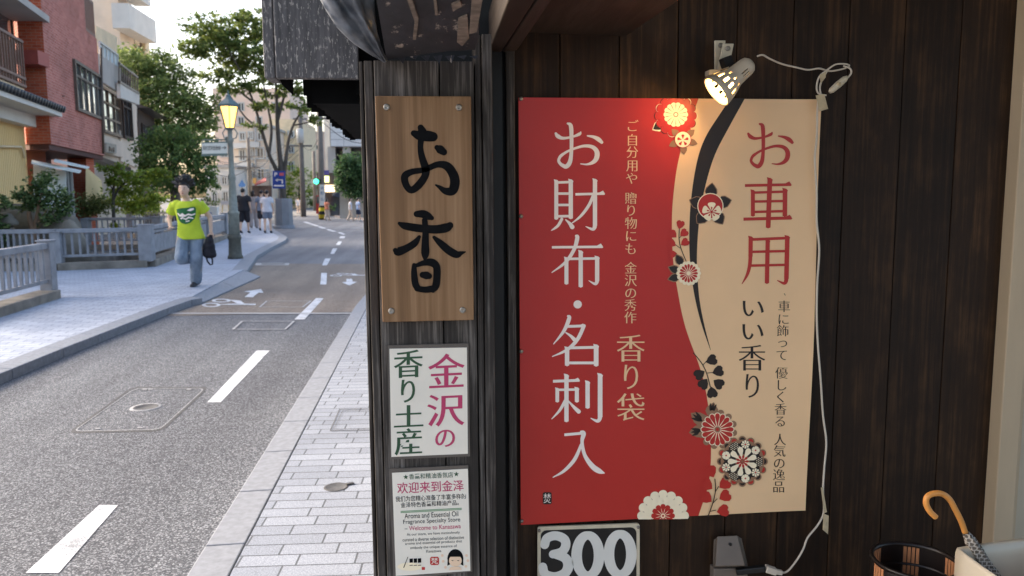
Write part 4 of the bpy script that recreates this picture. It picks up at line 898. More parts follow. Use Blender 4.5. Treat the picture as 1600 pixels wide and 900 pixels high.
# left pavement with kerb; the entrance ramp is a wider, lower stone
def offs(line, d):
    out = []
    for i, p in enumerate(line):
        a, b = Vector(line[max(i-1, 0)]), Vector(line[min(i+1, len(line)-1)]); t = (b-a).normalized(); out.append((p[0]-t.y*d, p[1]+t.x*d))
    return out
KI = offs(KL, .19)
def strip(name, outer, inner, zo, zi, mat, joint=.9, face=True, label=None):
    """row of kerb stones: a gently sloped top and a face to the road, with open joints"""
    mb = MB()
    for (a, b), (c, d) in zip(zip(outer[:-1], outer[1:]), zip(inner[:-1], inner[1:])):
        a, b, c, d = map(Vector, (a, b, c, d)); L = (b-a).length; n = max(1, round(L/joint)); 
        for k in range(n):
            t0, t1 = k/n+.006/L*joint, (k+1)/n-.006/L*joint
            p = [a.lerp(b, t0), a.lerp(b, t1), c.lerp(d, t1), c.lerp(d, t0)]; zz_ = (zo, zo, zi, zi)
            mb.add([(q.x, q.y, z) for q, z in zip(p, zz_)]+[(q.x, q.y, -.05) for q in p], [(0, 1, 2, 3), (0, 4, 5, 1), (1, 5, 6, 2), (2, 6, 7, 3), (3, 7, 4, 0)])
    return struct(mb.build(name, mat, bevel=.006))
strip('kerb', KL, KI, ZS-.012, ZS+.003, m_kerb)
rampo = [g2(317, 474), g2(407, 433)]; rampi = [KI[-1], g2(381, 425, .05)]
strip('kerb_ramp', rampo, rampi, .018, ZS-.01, m_kerb, joint=2.2)
KFo = KLf[1:]; KFi = offs(KFo, .28)
strip('kerb', KFo, KFi, ZS-.012, ZS+.003, m_kerb, joint=1.2)
rail_pts = [g2(-60, 540, ZS), (-5.4, 10.6), (-5.42, 12.6)]
left = [(-34, -6)]+[KI[0]]+KI[1:]+[rampi[1]]+KFi+[(-12, 62), (-14, 62)]+[(-9.6, 42), (-7.2, 30.5), (-6.9, 28.7), (-5.55, 16.75), (-34, 16.9)]
sheet('pavement', left, ZS, m_pavel, .11)
# right pavement, its border stone and the shop floor
strip('kerb_border', [(XKR, -6), (XKR, 10.8), (XKR+.08, 13), (XKR+.45, 18), (-.4, 24)], [(XKR+.165, -6), (XKR+.165, 10.8), (XKR+.245, 13), (XKR+.615, 18), (-.235, 24)], .03, .033, m_kerb, joint=.62)
sheet('pavement', [(XKR+.17, -6), (6, -6), (6, 30), (-.1, 30), (-.23, 24), (XKR+.62, 18), (XKR+.25, 13), (XKR+.17, 10.8)], .03, m_pave, .05)
sheet('pavement', KR[5:]+[g2(520, 336, .05), (0, 70), (25, 70), (25, 30.5)], .05, m_pavef, .06)
sheet('shop_floor', [(.12, -2), (5.5, -2), (5.5, 2.05), (.12, 2.05)], .1, m_conc, .065)
wc = G(525, 760, .034); wcap = thing('valve_cap', 'small round dark iron cap set in the pale brick pavement', 'cap', tuple(wc))
MB().lathe((wc.x, wc.y, .03), (0, 0, 1), [(.001, .062), (.003, .06), (.003, .05), (.002, .048), (.002, .001)], 24).build('lid', m_iron, wcap); MB().bar((wc.x+.05, wc.y+.02, .037), (wc.x+.085, wc.y+.035, .036), .02, .006).build('hinge', m_iron, wcap)
mb, _ = cover_line('pavement_hatch', [(530, 639), (585, 638), (585, 672), (515, 673)], .012, .0345, m_iron); ph = mb.build('pavement_hatch', m_iron, recalc=False); tag(ph, 'paver filled hatch with thin iron rim in the right pavement', 'hatch')
mb, _ = cover_line('pavement_hatch', [(535, 641.5), (585, 640.5), (585, 669.5), (521, 670.5)], .006, .0345, m_iron); mb.build('inner_rim', m_iron, ph, recalc=False)

# ------------------------------------------------------------------ railings
m_rail = M('grey_railing', S(141, 141, 144), .62, .22, 5, spec=.35)
m_kconc = M('railing_kerb', (.22, .19, .155), .85, .35, 4, bmp=.3)
def railing(name, label, pts, h, z0, posts, nbar, group='bridge railings', kerb=.16, kw=.30, post_w=.16, top_w=.11, cap=True):
    """posts, top rail, bottom rail and thin bars on a low concrete kerb; pts are ground points"""
    pts = [Vector((p[0], p[1], 0)) for p in pts]
    r = thing(name, label, 'railing', (pts[0].x, pts[0].y, z0), group)
    kb_ = MB(); tr = MB(); br_ = MB(); bars = MB()
    for i, (a, b) in enumerate(zip(pts[:-1], pts[1:])):
        zk = z0+kerb
        kb_.bar(a+Vector((0, 0, z0+kerb/2-.02)), b+Vector((0, 0, z0+kerb/2-.02)), kw, kerb+.04)
        tr.bar(a+Vector((0, 0, zk+h)), b+Vector((0, 0, zk+h)), top_w, .085); 
        br_.bar(a+Vector((0, 0, zk+.13)), b+Vector((0, 0, zk+.13)), .05, .05)
        if name != 'panel_railing':
            n = nbar[i]
            for k in range(1, n): p = a.lerp(b, k/n); bars.bar(p+Vector((0, 0, zk+.13)), p+Vector((0, 0, zk+h-.03)), .035, .035)
        else:
            bars.bar(a+Vector((0, 0, zk+h*.5+.0)), b+Vector((0, 0, zk+h*.5)), .02, h*.52); br_.bar(a+Vector((0, 0, zk+h*.86)), b+Vector((0, 0, zk+h*.86)), .05, .05)
    kb_.build('kerb', m_kconc, r, bevel=.01); tr.build('top_rail', m_rail, r, bevel=.012); br_.build('cross_rail', m_rail, r, bevel=.004); bars.build('bars' if name != 'panel_railing' else 'panel', m_rail, r)
    for (x, y, w, hh) in posts:
        p = MB().box(x-w/2, x+w/2, y-w/2, y+w/2, z0+kerb-.02, z0+kerb+hh)
        if cap: p.box(x-w/2-.015, x+w/2+.015, y-w/2-.015, y+w/2+.015, z0+kerb+hh, z0+kerb+hh+.025)
        p.build('post', m_rail, r, bevel=.008)
    return r
A0, A1 = g2(-70, 512, ZS), g2(78, 466, ZS)
railing('railing', 'nearest grey railing with square end post at the left edge of the pavement', [A0, A1], .62, ZS, [(*A1, .17, .68)], [15], kerb=.12)
B0, B1, B2, B3 = g2(-60, 424, ZS), g2(92, 422, ZS), g2(231, 417, ZS), g2(352, 371.5, ZS)
railing('railing', 'long grey railing with thin bars crossing in front of the canal to a corner post', [B0, B1, B2], .62, ZS, [(*B1, .19, .60), (*B2, .25, .70)], [16, 12], kerb=.14)
Bm = Vector(B2).lerp(Vector(B3), .30); Bn = Vector(B2).lerp(Vector(B3), .66)
railing('panel_railing', 'grey solid panel railing running back along the pavement behind the runner', [B2, B3], .64, ZS, [(Bm.x, Bm.y, .17, .66), (Bn.x, Bn.y, .17, .66), (*B3, .2, .70)], [1], kerb=.14)
C0, C1 = P(135, 372, 24.6), P(247, 366, 24.6)
railing('railing', 'grey railing with low flower bed behind it on the far canal bank', [(C0.x, C0.y), (C1.x, C1.y)], .76, .0, [(C0.x, C0.y, .2, .76), (C1.x, C1.y, .25, .80)], [13], kerb=.12)
D0, D1 = P(203, 340, 30), P(330, 344, 27.5)
railing('railing', 'farther grey railing rising behind the flower bed railing', [(D0.x, D0.y), (D1.x, D1.y)], .75, .1, [(D0.x, D0.y, .2, .8)], [16], kerb=.12)
bm2 = MB().box(CX0, -6.3, 24.0, 24.45, -.60, .0); tag(bm2.build('canal_beam', m_conc, bevel=.02), 'brown stained concrete beam over the dark canal opening', 'beam')
# ------------------------------------------------------------------ street lamp with hanging sign
m_lampgreen = M('lamp_post_green', (.24, .245, .205), .5, .2, 12)
m_lampbase = M('lamp_base', (.09, .085, .065), .6, .3, 12)
m_glow = emitmat('lantern_glow', (1, .52, .10), 1.5)
m_copper = M('lantern_roof', (.10, .15, .15), .5, .2, 12)
lb = G(368, 404, ZS); YL = lb.y
sl_ = thing('street_lamp', 'old style green street lamp with lit amber lantern on the left pavement', 'street lamp', tuple(lb))
tp_ = P(359, 201, YL); hh = tp_.z-ZS
axl = (tp_-lb).normalized()
MB().lathe(lb, axl, [(0, .17), (.06, .17), (.08, .15), (.42, .135), (.46, .155), (.52, .15), (.55, .12)], 16, cap=True).build('base', m_lampbase, sl_)
MB().lathe(lb, axl, [(.54, .125), (1.0, .118), (1.02, .13), (1.06, .13), (1.08, .10), (1.5, .085), (hh*.6, .07), (hh*.62, .085), (hh*.64, .085), (hh*.66, .062), (hh-.3, .055), (hh-.28, .075), (hh-.22, .075), (hh-.2, .05), (hh-.02, .05), (hh, .09)], 16, cap=True).build('pole', m_lampgreen, sl_)
L0 = tp_; pc = P(356.5, 150, YL); sq = PI/4
def sqlathe(mb, prof): mb.lathe(L0, (0, 0, 1), prof, 4, 0, smooth=False)
zt_ = P(356.5, 166, YL).z-L0.z
MB().lathe(L0, (0, 0, 1), [(.02, .10), (zt_, .215)], 6, 0, smooth=False, cap=True).build('lantern_glass', m_glow, sl_)
mb = MB()
for k in range(6):
    o_ = Vector((0, 0, 1)).orthogonal().normalized(); o2_ = Vector((0, 0, 1)).cross(o_); t = 2*PI*k/6; dv = o_*math.cos(t)+o2_*math.sin(t)
    mb.bar(L0+dv*.102+Vector((0, 0, .015)), L0+dv*.222+Vector((0, 0, zt_)), .022, .022)
mb.lathe(L0, (0, 0, 1), [(zt_-.02, .235), (zt_+.03, .245), (zt_+.10, .17), (zt_+.15, .10), (zt_+.2, .06), (zt_+.24, .055), (zt_+.27, .02), (zt_+.33, .015), (zt_+.36, .001)], 6, 0, smooth=False, cap=True)
mb.lathe(L0, (0, 0, 1), [(-.03, .07), (.0, .11), (.02, .11)], 6, 0, smooth=False, cap=True)
for s in (-1, 1): mb.tube([L0+Vector((s*.02, 0, -.25)), L0+Vector((s*.13, 0, -.2)), L0+Vector((s*.16, 0, -.1)), L0+Vector((s*.1, 0, 0))], .012, 6)
mb.build('lantern_frame', m_copper, sl_)
hs = thing('hanging_sign', 'white direction sign with arrow hanging from the street lamp pole', 'sign', tuple(P(336, 243, YL-.02)))
MB().prism([P(x, y, YL-.02) for x, y in ((315.5, 223.5), (355, 222.5), (355, 242), (315.5, 243))], (0, .03, 0)).build('board', M('sign_board_cream', S(226, 220, 205), .5, .05), hs)
m_sgreen = M('sign_trim', S(110, 122, 110), .5, .05)
MB().prism([P(x, y, YL-.022) for x, y in ((314.5, 240.5), (355.5, 239.5), (355.5, 243), (314.5, 244))], (0, .034, 0)).prism([P(x, y, YL-.022) for x, y in ((314.5, 222), (355.5, 221), (355.5, 223), (314.5, 224))], (0, .034, 0)).tube([P(316, 221, YL), P(316, 219, YL), P(364, 218, YL)], .018, 6).build('trim', m_sgreen, hs)
write(hs, [('長町武家屋敷跡', 331, 231.2, 28, 6.5)], YL-.026, m_pblack); write(hs, [('→', 350.3, 230.8, 7, 5)], YL-.026, m_pblack, dx=.02, dy=.02)
# ------------------------------------------------------------------ buildings on the left
m_brick = brickmat('orange_brick', S(176, 82, 56), S(196, 100, 70), S(176, 140, 120), .23, .075, .012, axes=(0, 2), stain=.2)
m_brickp = brickmat('wine_brick', S(170, 98, 82), S(192, 122, 106), S(196, 150, 142), .23, .075, .014, axes=(1, 2), stain=.3)
m_brickd = M('dark_wine_tile', S(78, 42, 38), .6, .25, 3)
m_creamw = M('cream_render', S(222, 200, 164), .8, .10, 1.5)
m_siding = M('yellow_siding', S(234, 206, 152), .6, .06, 1.2, (1, 1, .3))
m_tile = M('roof_tile', (.035, .036, .04), .4, .3, 6)
m_whitew = M('white_render', S(214, 208, 198), .8, .07, 1.2)
m_conw = M('grey_concrete', S(176, 170, 162), .85, .10, 1.2)
m_beige = M('beige_render', S(218, 200, 180), .85, .10, .8)
m_pinkw = M('pinkish_render', S(230, 204, 184), .85, .07, .6)
m_glass = glassmat('window_glass', (.50, .55, .56), .06, .8)
m_glassd = glassmat('dark_glass', (.06, .065, .07))
m_alu = M('bronze_frame', S(92, 80, 70), .45, .12, 8)
m_aluw = M('light_frame', S(190, 188, 182), .5, .08, 8)
m_dkwood = M('old_house_wood', S(66, 54, 46), .75, .3, 3, (1, 1, .3))
m_brownbar = M('brown_bars', S(122, 92, 78), .5, .1, 6)
m_awn = M('awning_pale', S(206, 210, 204), .6, .05, 3)
m_panelw = M('shop_panel_pale', S(196, 206, 206), .5, .05, 3)
UP = Vector((0, 0, 1))
def win(parent, o, ex, ez, w, h, nx=2, nz=1, frame=m_alu, glass=m_glass, depth=.09, fw=.06, out=None, tr=None):
    """one window: a raised frame with bars, and its pane set back, o = lower left corner, ex along the wall, out = outward normal"""
    f = MB()
    def barr(x0, x1, z0, z1, d=depth):
        f.obox(o+ex*(x0+x1)/2+UP*(z0+z1)/2+out*(d/2-.02), ex*(x1-x0)/2, out*d/2, UP*(z1-z0)/2)
    barr(0, fw, 0, h); barr(w-fw, w, 0, h); barr(fw, w-fw, 0, fw); barr(fw, w-fw, h-fw, h)
    for i in range(1, nx): barr(w*i/nx-fw*.35, w*i/nx+fw*.35, fw, h-fw, depth*.8)
    zs_ = tr if tr else [h*i/nz for i in range(1, nz)]
    for z in zs_: barr(fw, w-fw, z-fw*.35, z+fw*.35, depth*.75)
    fo = f.build('window', frame, parent)
    MB().obox(o+ex*w/2+UP*h/2+out*.004, ex*(w/2-fw*.5), out*.008, UP*(h/2-fw*.5)).build('pane', glass, fo)
    return fo
def block(mb, A, ex, n, w, d, z0, z1, m=0):            # box: A front corner, ex along the front, n outward normal
    mb.obox(A+ex*w/2-n*d/2+UP*((z0+z1)/2-A.z), ex*w/2, n*d/2, UP*(z1-z0)/2, m); return mb
# red brick building: its end wall faces us, its long wall runs back along the canal
A = P(80, 225, 22.0); FARV = G(455, 309, .0)
dirb = Vector((ray(455, 306).x, ray(455, 306).y, 0)).normalized(); nb = Vector((dirb.y, -dirb.x, 0))        # long wall direction, outward normal (towards the street)
ef = Vector((1, 0, 0)); 
rb = thing('red_brick_building', 'red brick building with overhanging upper storeys and dark ribbon windows', 'building', (A.x, A.y, -.02))
end = VP(163, 240, A, dirb); Lb = (end-A).length; zo = A.z; ztop = VP(108, 26, A, dirb).z
B_ = MB(); X0 = P(41.5, 225, 22).x; q = [A, end, end-nb*7, Vector((X0, 22.0, A.z)), ]
B_.prism([Vector((p.x, p.y, zo)) for p in (A, end, end-nb*6, Vector((X0-3, A.y+4, 0)), Vector((X0, A.y, 0)))], (0, 0, ztop-zo))
bo = B_.build('upper_wall', [m_brickp, m_brick], rb)
for p in bo.data.polygons:
    if p.normal.y < -.7: p.material_index = 1
hi = MB(); zA = ztop; s1 = (VP(110, 30, A, dirb)-A).length
hi.prism([Vector((p.x, p.y, zA)) for p in (A, A+dirb*s1, A+dirb*s1-nb*6, Vector((X0, A.y, 0)))], (0, 0, 5)); h2 = hi.build('upper_wall', [m_brickp, m_brick], rb)
for p in h2.data.polygons:
    if p.normal.y < -.7: p.material_index = 1
gf = MB(); gf.prism([Vector((p.x, p.y, -.05)) for p in (A-nb*1.6+Vector((0, .8, 0)), end-nb*1.6, end-nb*6, Vector((X0, A.y+1.0, 0)))], (0, 0, zo+.05)); gf.build('ground_floor_wall', m_brickd, rb)
MB().prism([Vector((p.x, p.y, zo-.14)) for p in (A+nb*-.05, end-nb*.05, end-nb*5.9, Vector((X0+.05, A.y+.05, 0)))], (0, 0, .135)).build('overhang_edge', m_brickd, rb)
for px in (126,):                                       # brick pillar under the overhang
    c = VP(px, 250, A-nb*.5, dirb); MB().box(c.x-.28, c.x+.28, c.y-.3, c.y+.3, -.05, zo-.14).build('pillar', m_brick, rb)
w0, w1 = VP(118, 170, A, dirb), VP(160, 190, A, dirb); wt0 = VP(118, 95, A, dirb).z; wb0 = VP(125, 175, A, dirb).z
win(rb, Vector((w0.x, w0.y, wb0)), dirb, UP, (w1-w0).dot(dirb), wt0-wb0, 5, 1, m_alu, m_glass, .10, .09, nb, tr=[(wt0-wb0)*.70])
o = MB(); zr0 = ztop; t0, t1 = (VP(110, 30, A, dirb)-A).length, Lb-.1
for i in range(12): p = A+dirb*(t0+(t1-t0)*i/11); o.obox(Vector((p.x, p.y, ztop+.55))-nb*.05, dirb*.03, nb*.03, UP*.55)
for z in (.05, 1.1): o.obox(A*1+dirb*((t0+t1)/2)-nb*.05+UP*(ztop+z-A.z), dirb*(t1-t0)/2, nb*.04, UP*.05)
o.build('terrace_rail', m_brownbar, rb)
MB().obox(A+dirb*((t0+t1)/2)-nb*1.6+UP*(ztop+1.6-A.z), dirb*(t1-t0)/2, nb*.05, UP*1.6).build('terrace_glazing', m_glass, rb)
MB().obox(A+dirb*(t1+.6)+nb*.2+UP*(ztop+2.3-A.z), dirb*2.6, nb*1.4, UP*.07).build('terrace_roof', m_aluw, rb)
bx = MB().obox(P(50, 92, 21.7), (.28, 0, 0), (0, .3, 0), (0, 0, .17)); bx.build('vent_hood', M('hood_red', S(160, 76, 66), .5, .1), rb)
# shop window, awnings and door of the ground floor
q0 = P(52, 258, 21.9)
MB().prism([P(52, 257, 22.6), P(103, 268, 23.4), P(103, 352, 23.4), P(52, 362, 22.6)], (-.02, .08, 0)).build('shop_panel', m_panelw, rb)
win(rb, P(104, 352, 23.6), (P(116, 352, 24.6)-P(104, 352, 23.6)).normalized()*1, UP, 1.0, 1.62, 2, 1, m_aluw, m_glassd, .08, .06, nb)
MB().prism([P(50, 252, 22.2), P(127, 268, 23.6), P(124, 271, 22.9), P(49, 256, 21.7)], (0, 0, .04)).prism([P(86, 250, 22.8), P(140, 262, 25), P(136, 264, 24.2), P(84, 253, 22.2)], (0, 0, .03)).build('awning', m_awn, rb)
MB().prism([P(134, 262, 26), P(157, 282, 27), P(160, 330, 27), P(134, 330, 26)], (0, .1, 0)).build('cream_shutter', m_siding, rb)
# cream house at the left edge: its street wall runs in line with the brick building
Ac = P(41, 250, 21.95); on1 = lambda px, py, off=0: VP(px, py, Ac+nb*off, dirb)
ch = thing('cream_house', 'cream house with barred balcony, tiled eave and yellow ribbed siding', 'house', (Ac.x, Ac.y, -.02))
Lc = 7.0; dE = -dirb; A0c = Vector((Ac.x, Ac.y, 0))
def cslab(u0, u1, off0, off1, z0, z1, mb=None):          # box along the street wall, u measured towards us
    m = mb or MB(); c = A0c+dE*(u0+u1)/2+nb*(off0+off1)/2+UP*(z0+z1)/2; return m.obox(c, dirb*(u1-u0)/2, nb*(off1-off0)/2, UP*(z1-z0)/2)
zs0 = on1(20, 186).z
cslab(0, Lc, -5, 0, -.05, zs0).build('lower_wall', m_siding, ch)
o = MB()
for i in range(52): cslab(.05+i*.13, .085+i*.13, 0, .022, .75, zs0-.01, o)
o.build('siding_rib', m_siding, ch)
cslab(-.01, Lc, 0, .03, -.05, .75).build('plinth', m_conc, ch)
cslab(.06, Lc, -5, -.10, zs0+.01, 9).build('upper_wall', m_creamw, ch)
MB().tube([on1(-5, 228.5, .08), on1(33, 229.5, .08), on1(36, 236, .08), on1(38, 247, .08)], .03, 6).build('pipe', m_creamw, ch)
zE0 = on1(68, 170, .9).z
cslab(-.25, Lc, -.08, .85, zE0-.02, zE0+.09).build('eave_boarding', m_whitew, ch)
cslab(.02, Lc, .0, .30, zE0-.32, zE0-.03).build('eave_box', m_whitew, ch)
tl = MB()
for i in range(34):
    p = A0c+dE*(-.22+i*.215)+nb*.93+UP*(zE0+.16); tl.tube([p, p-nb*1.0+UP*.36], .085, 8)
tl.prism([A0c+dE*-.25+nb*.90+UP*(zE0+.10), A0c+dE*-.25-nb*.08+UP*(zE0+.44), A0c+dE*-.25-nb*.08+UP*(zE0+.10)], dE*(Lc+.25)); tl.build('roof_tiles', m_tile, ch)
ba = MB(); z1_, z0_ = on1(35, 66, .5).z, on1(36, 134, .5).z; ub = (on1(37, 100, .5)-Ac).dot(dE)
for i in range(31): cslab(ub+i*.19, ub+i*.19+.035, .48, .515, z0_, z1_, ba)
for z in (z0_, z0_+.18, z1_): cslab(ub, ub+5.8, .47, .53, z-.03, z+.03, ba)
for i in range(6): cslab(ub, ub+.035, -.08+i*.1, -.045+i*.1, z0_, z1_, ba)
for z in (z0_, z1_): cslab(ub, ub+.05, -.08, .5, z-.03, z+.03, ba)
ba.build('balcony_bars', m_brownbar, ch)
cslab(ub, ub+5.8, -.09, .47, z0_-.16, z0_-.05).build('balcony_floor', m_creamw, ch)
pw = on1(21, 70, -.1); win(ch, Vector((pw.x, pw.y, 0))+dE*2.6+UP*(z0_+.1), dirb, UP, 2.6, 2.0, 2, 1, m_alu, m_glassd, .06, .07, nb)
zU = on1(44, 11, .7).z; cslab(-.1, Lc, -.09, .75, zU-.05, zU+.12).build('upper_eave', m_conw, ch)
# concrete building with glazed balcony behind the brick one
A2 = VP(158, 240, A+nb*.3, dirb); A2 = P(157, 240, 35)
cb = thing('concrete_building', 'pale concrete building with glazed front and balconies beyond the red brick one', 'building', (A2.x, A2.y, 0))
def onA2(px, py, off=0): return VP(px, py, A2+nb*off, dirb)
e2 = onA2(217, 240); L2 = (e2-A2).dot(dirb)
zt2 = onA2(160, 92).z
m1 = MB(); block(m1, A2-dirb*3, dirb, nb, L2+3, 7, -.02, onA2(190, 150).z); m1.build('wall', m_beige, cb)
def facepanel(name, pts, mat, th=.15, off=.3, glass=False): 
    return MB().prism([onA2(x, y, off) for x, y in pts], -nb*th).build(name, mat, cb)
facepanel('balcony_parapet', [(154, 84), (189, 107), (189, 146), (154, 124)], m_conw, .15, .7)
facepanel('balcony_glass', [(155, 65), (184, 86), (184, 105), (155, 84)], m_panelw, .04, .65)
mb = MB()
for t in (0, .2, .4, .6, .8, 1): mb.bar(onA2(155+29*t, 65+21*t, .68), onA2(155+29*t, 85+20*t, .68), .06, .06)
mb.bar(onA2(155, 65, .68), onA2(184, 86, .68), .07, .07); mb.build('balcony_rail', m_aluw, cb)
facepanel('balcony_parapet', [(188, 130), (218, 147), (218, 164), (189, 153)], m_whitew, .15, .9)
mb = MB()
for i in range(9): t = i/8; mb.bar(onA2(186+29*t, 99+22*t, .88), onA2(186+29*t, 129+18*t, .88), .05, .05)
mb.bar(onA2(186, 99, .88), onA2(215, 121, .88), .08, .08); mb.bar(onA2(186, 128, .88), onA2(216, 146, .88), .1, .1); mb.build('balcony_rail', m_alu, cb)
wA, wB = onA2(161, 215, .05), onA2(189, 220, .05); zT, zB = onA2(162, 136, .05).z, onA2(166, 208, .05).z
win(cb, Vector((wA.x, wA.y, zB)), dirb, UP, (wB-wA).dot(dirb), zT-zB, 3, 3, m_alu, m_glass, .12, .12, nb)
facepanel('upper_wall', [(150, 40), (183, 58), (183, 90), (150, 70)], m_creamw, 3, .0)
facepanel('wall_band', [(163, 212), (193, 222), (193, 246), (163, 240)], m_beige, .1, .15)
sgm = facepanel('shop_sign', [(166, 223), (182, 226), (182, 240), (166, 238)], M('dull_sign', S(150, 146, 136), .5, .1), .06, .25)
mb = MB(); mb.prism([onA2(x, y, .27) for x, y in ((171, 229), (172.5, 229.3), (175, 233), (177.5, 230.3), (179, 230.7), (179, 238), (177.5, 238), (177.5, 233.5), (175, 237), (172.5, 232.5), (172.5, 236.5), (171, 236.3))], -nb*.02); mb.build('lettering', m_pblack, sgm)
facepanel('canopy', [(140, 238), (205, 262), (205, 268), (140, 246)], m_alu, .6, 1.2)
facepanel('wall_strip', [(189, 156), (214, 166), (214, 262), (189, 252)], m_beige, .1, .1)
win(cb, onA2(191, 215, .1)*1, dirb, UP, 2.2, 3.0, 2, 2, m_dkwood, m_glassd, .15, .12, nb)
# small wooden house
A3 = P(218, 228, 46); wh = thing('wooden_house', 'small old brown wooden house with tiled roof behind the trees', 'house', (A3.x, A3.y, 0))
on3 = lambda px, py, off=0: VP(px, py, A3+nb*off, dirb)
zr = on3(219, 172).z; L3 = (on3(242, 200)-A3).dot(dirb)
m1 = MB(); block(m1, A3, dirb, nb, L3, 6, -.02, zr); m1.build('wall', m_dkwood, wh)
for t in (.15, .55):
    win(wh, A3+dirb*L3*t+UP*(zr-2.3-A3.z)+nb*.02, dirb, UP, L3*.28, 1.6, 2, 1, m_dkwood, m_glass, .1, .08, nb)
rfm = MB(); rfm.prism([A3-dirb*.5+nb*.7+UP*(zr-A3.z), A3-dirb*.5-nb*3+UP*(zr+1.3-A3.z), A3-dirb*.5-nb*6.5+UP*(zr-A3.z)], dirb*(L3+1)); rfm.build('roof', m_tile, wh)
# white tower block far behind
TW = thing('white_tower', 'tall white tower block with projecting balconies behind the left trees', 'building', tuple(P(180, 300, 70)))
T0 = P(203, 44, 64); m1 = MB(); 
st = Vector((0, 1, 0)); 
m1.box(P(140, 0, 66).x, P(184, 0, 66).x, 66, 69, -.02, P(200, -60, 66).z); m1.build('wall', m_beige, TW)
def tower_slab(y0, y1, ybot_far, pl, pr):
    a = P(pl, y1, 64); L = 1; b = VP(pr, ybot_far, P(203, y1, 64), st)
    zz0, zz1 = P(203, y1, 64).z, P(203, y0, 64).z
    MB().box(a.x, P(203, y1, 64).x, 64, b.y, zz0, zz1).build('balcony', m_whitew, TW)
tower_slab(5, 44, 65, 176, 245); tower_slab(-60, -12, 18, 176, 236)
MB().box(P(150, 0, 70).x, P(223, 0, 70).x, 70, 71, -.02, P(200, 40, 70).z).build('rear_wall', m_creamw, TW)
win(TW, P(186, 75, 69.97), ef, UP, 1.8, 1.3, 3, 1, m_alu, m_glass, .12, .12, Vector((0, -1, 0)))
# ------------------------------------------------------------------ far buildings down the street
def far_building(name, label, px0, px1, pytop, Y, depth, mat, wins=(), skew=0, roof=None, group=None):
    a, b = P(px0, 300, Y), P(px1, 300, Y); z = P((px0+px1)/2, pytop, Y).z
    r = thing(name, label, 'building', ((a.x+b.x)/2, Y, -.02), group)
    ex = Vector((math.cos(skew), math.sin(skew), 0)); n = Vector((math.sin(skew), -math.cos(skew), 0)); w = (b.x-a.x)/max(.3, math.cos(skew))
    o0 = Vector((a.x, Y, 0)); m = MB(); block(m, o0, ex, n, w, depth, -.02, z); m.build('wall', mat, r)
    if roof: m = MB(); m.obox(o0+ex*w/2-n*depth/2+UP*(z+.15), ex*(w/2+.2), n*(depth/2+.2), UP*.15); m.build('roof', roof, r)
    for (x0, y0, x1, y1, nx, nz, fm, gm) in wins:
        p0, p1 = VP(x0, y1, o0, ex), VP(x1, y0, o0, ex)
        win(r, p0+n*.02, ex, UP, (p1-p0).dot(ex), p1.z-p0.z, nx, nz, fm, gm, .18, .16, n)
    return r, o0, ex, n, w
W = lambda x0, y0, x1, y1, nx=2, nz=1, f=m_aluw, g=m_glassd: (x0, y0, x1, y1, nx, nz, f, g)
ap, *_ = far_building('apartment_block', 'beige apartment block with stacked dark windows down the street behind the lamp post', 365, 424, 198, 95, 20, m_beige, [W(374, 233, 384, 252), W(374, 268, 384, 285), W(401, 230, 413, 249), W(402, 262, 414, 281), W(366, 275, 372, 290), W(388, 292, 398, 305), W(402, 292, 414, 312), W(374, 292, 384, 312), W(388, 205, 396, 218), W(402, 206, 413, 220), W(374, 206, 384, 220), W(388, 232, 396, 250), W(388, 264, 396, 282), W(416, 232, 423, 250), W(416, 264, 423, 282)], .0, m_conw)
m1 = MB()
for y in (224, 254, 287): m1.prism([P(364, y, 94.2), P(386, y-1, 94.2), P(386, y+7, 94.2), P(364, y+8, 94.2)], (0, .8, 0))
m1.build('balcony', m_whitew, ap)
far_building('apartment_block', 'low cream apartment house left of the lamp post behind the hedge', 322, 366, 262, 88, 14, m_whitew, [W(330, 275, 340, 290), W(346, 275, 356, 290), W(331, 300, 341, 318), W(348, 298, 358, 318), W(324, 275, 329, 290), W(359, 276, 365, 290)], 0, m_conw)
far_building('pink_block', 'broad plain pinkish block rising behind the tall street tree', 340, 458, 138, 130, 20, m_pinkw, [W(426, 200, 434, 212), W(443, 215, 452, 226), W(352, 190, 362, 204), W(372, 160, 382, 174), W(372, 182, 382, 196), W(400, 160, 410, 174), W(352, 160, 362, 174), W(426, 160, 436, 174), W(400, 182, 410, 196), W(352, 212, 362, 226), W(345, 232, 356, 246)])
far_building('cream_block', 'cream block with few windows at the end of the street', 424, 474, 186, 105, 14, m_creamw, [W(431, 205, 441, 214), W(430, 232, 440, 252), W(450, 226, 460, 240), W(450, 204, 460, 216), W(430, 262, 440, 278), W(450, 252, 460, 268)])
far_building('distant_block', 'distant beige block between the two utility poles', 458, 512, 208, 150, 20, m_pinkw, [W(478, 210, 488, 218), W(466, 228, 474, 236), W(490, 226, 498, 234)], 0, m_beige)
m_whitetile = brickmat('white_tiles', S(206, 206, 204), S(216, 216, 214), S(170, 170, 170), 1.6, .55, .07, axes=(0, 2), offset=0, stain=.1)
wb = thing('white_tiled_building', 'white tiled building with dark open ground storeys right of the road', 'building', tuple(P(540, 330, 66)))
m1 = MB(); m1.box(P(516, 200, 66).x, P(516, 200, 66).x+16, 66, 80, P(540, 229, 66).z, P(540, 130, 66).z); m1.build('upper_wall', m_whitetile, wb)
m1 = MB(); m1.box(P(507, 200, 67).x, P(516, 200, 67).x-.02, 66.8, 80, .0, P(540, 140, 66).z); m1.build('side_wall', m_whitew, wb)
m1 = MB(); m1.box(P(518, 200, 69).x, P(516, 200, 66).x+16, 68, 79, .0, P(540, 229, 66).z); m1.build('recess_wall', m_glassd, wb)
m1 = MB()
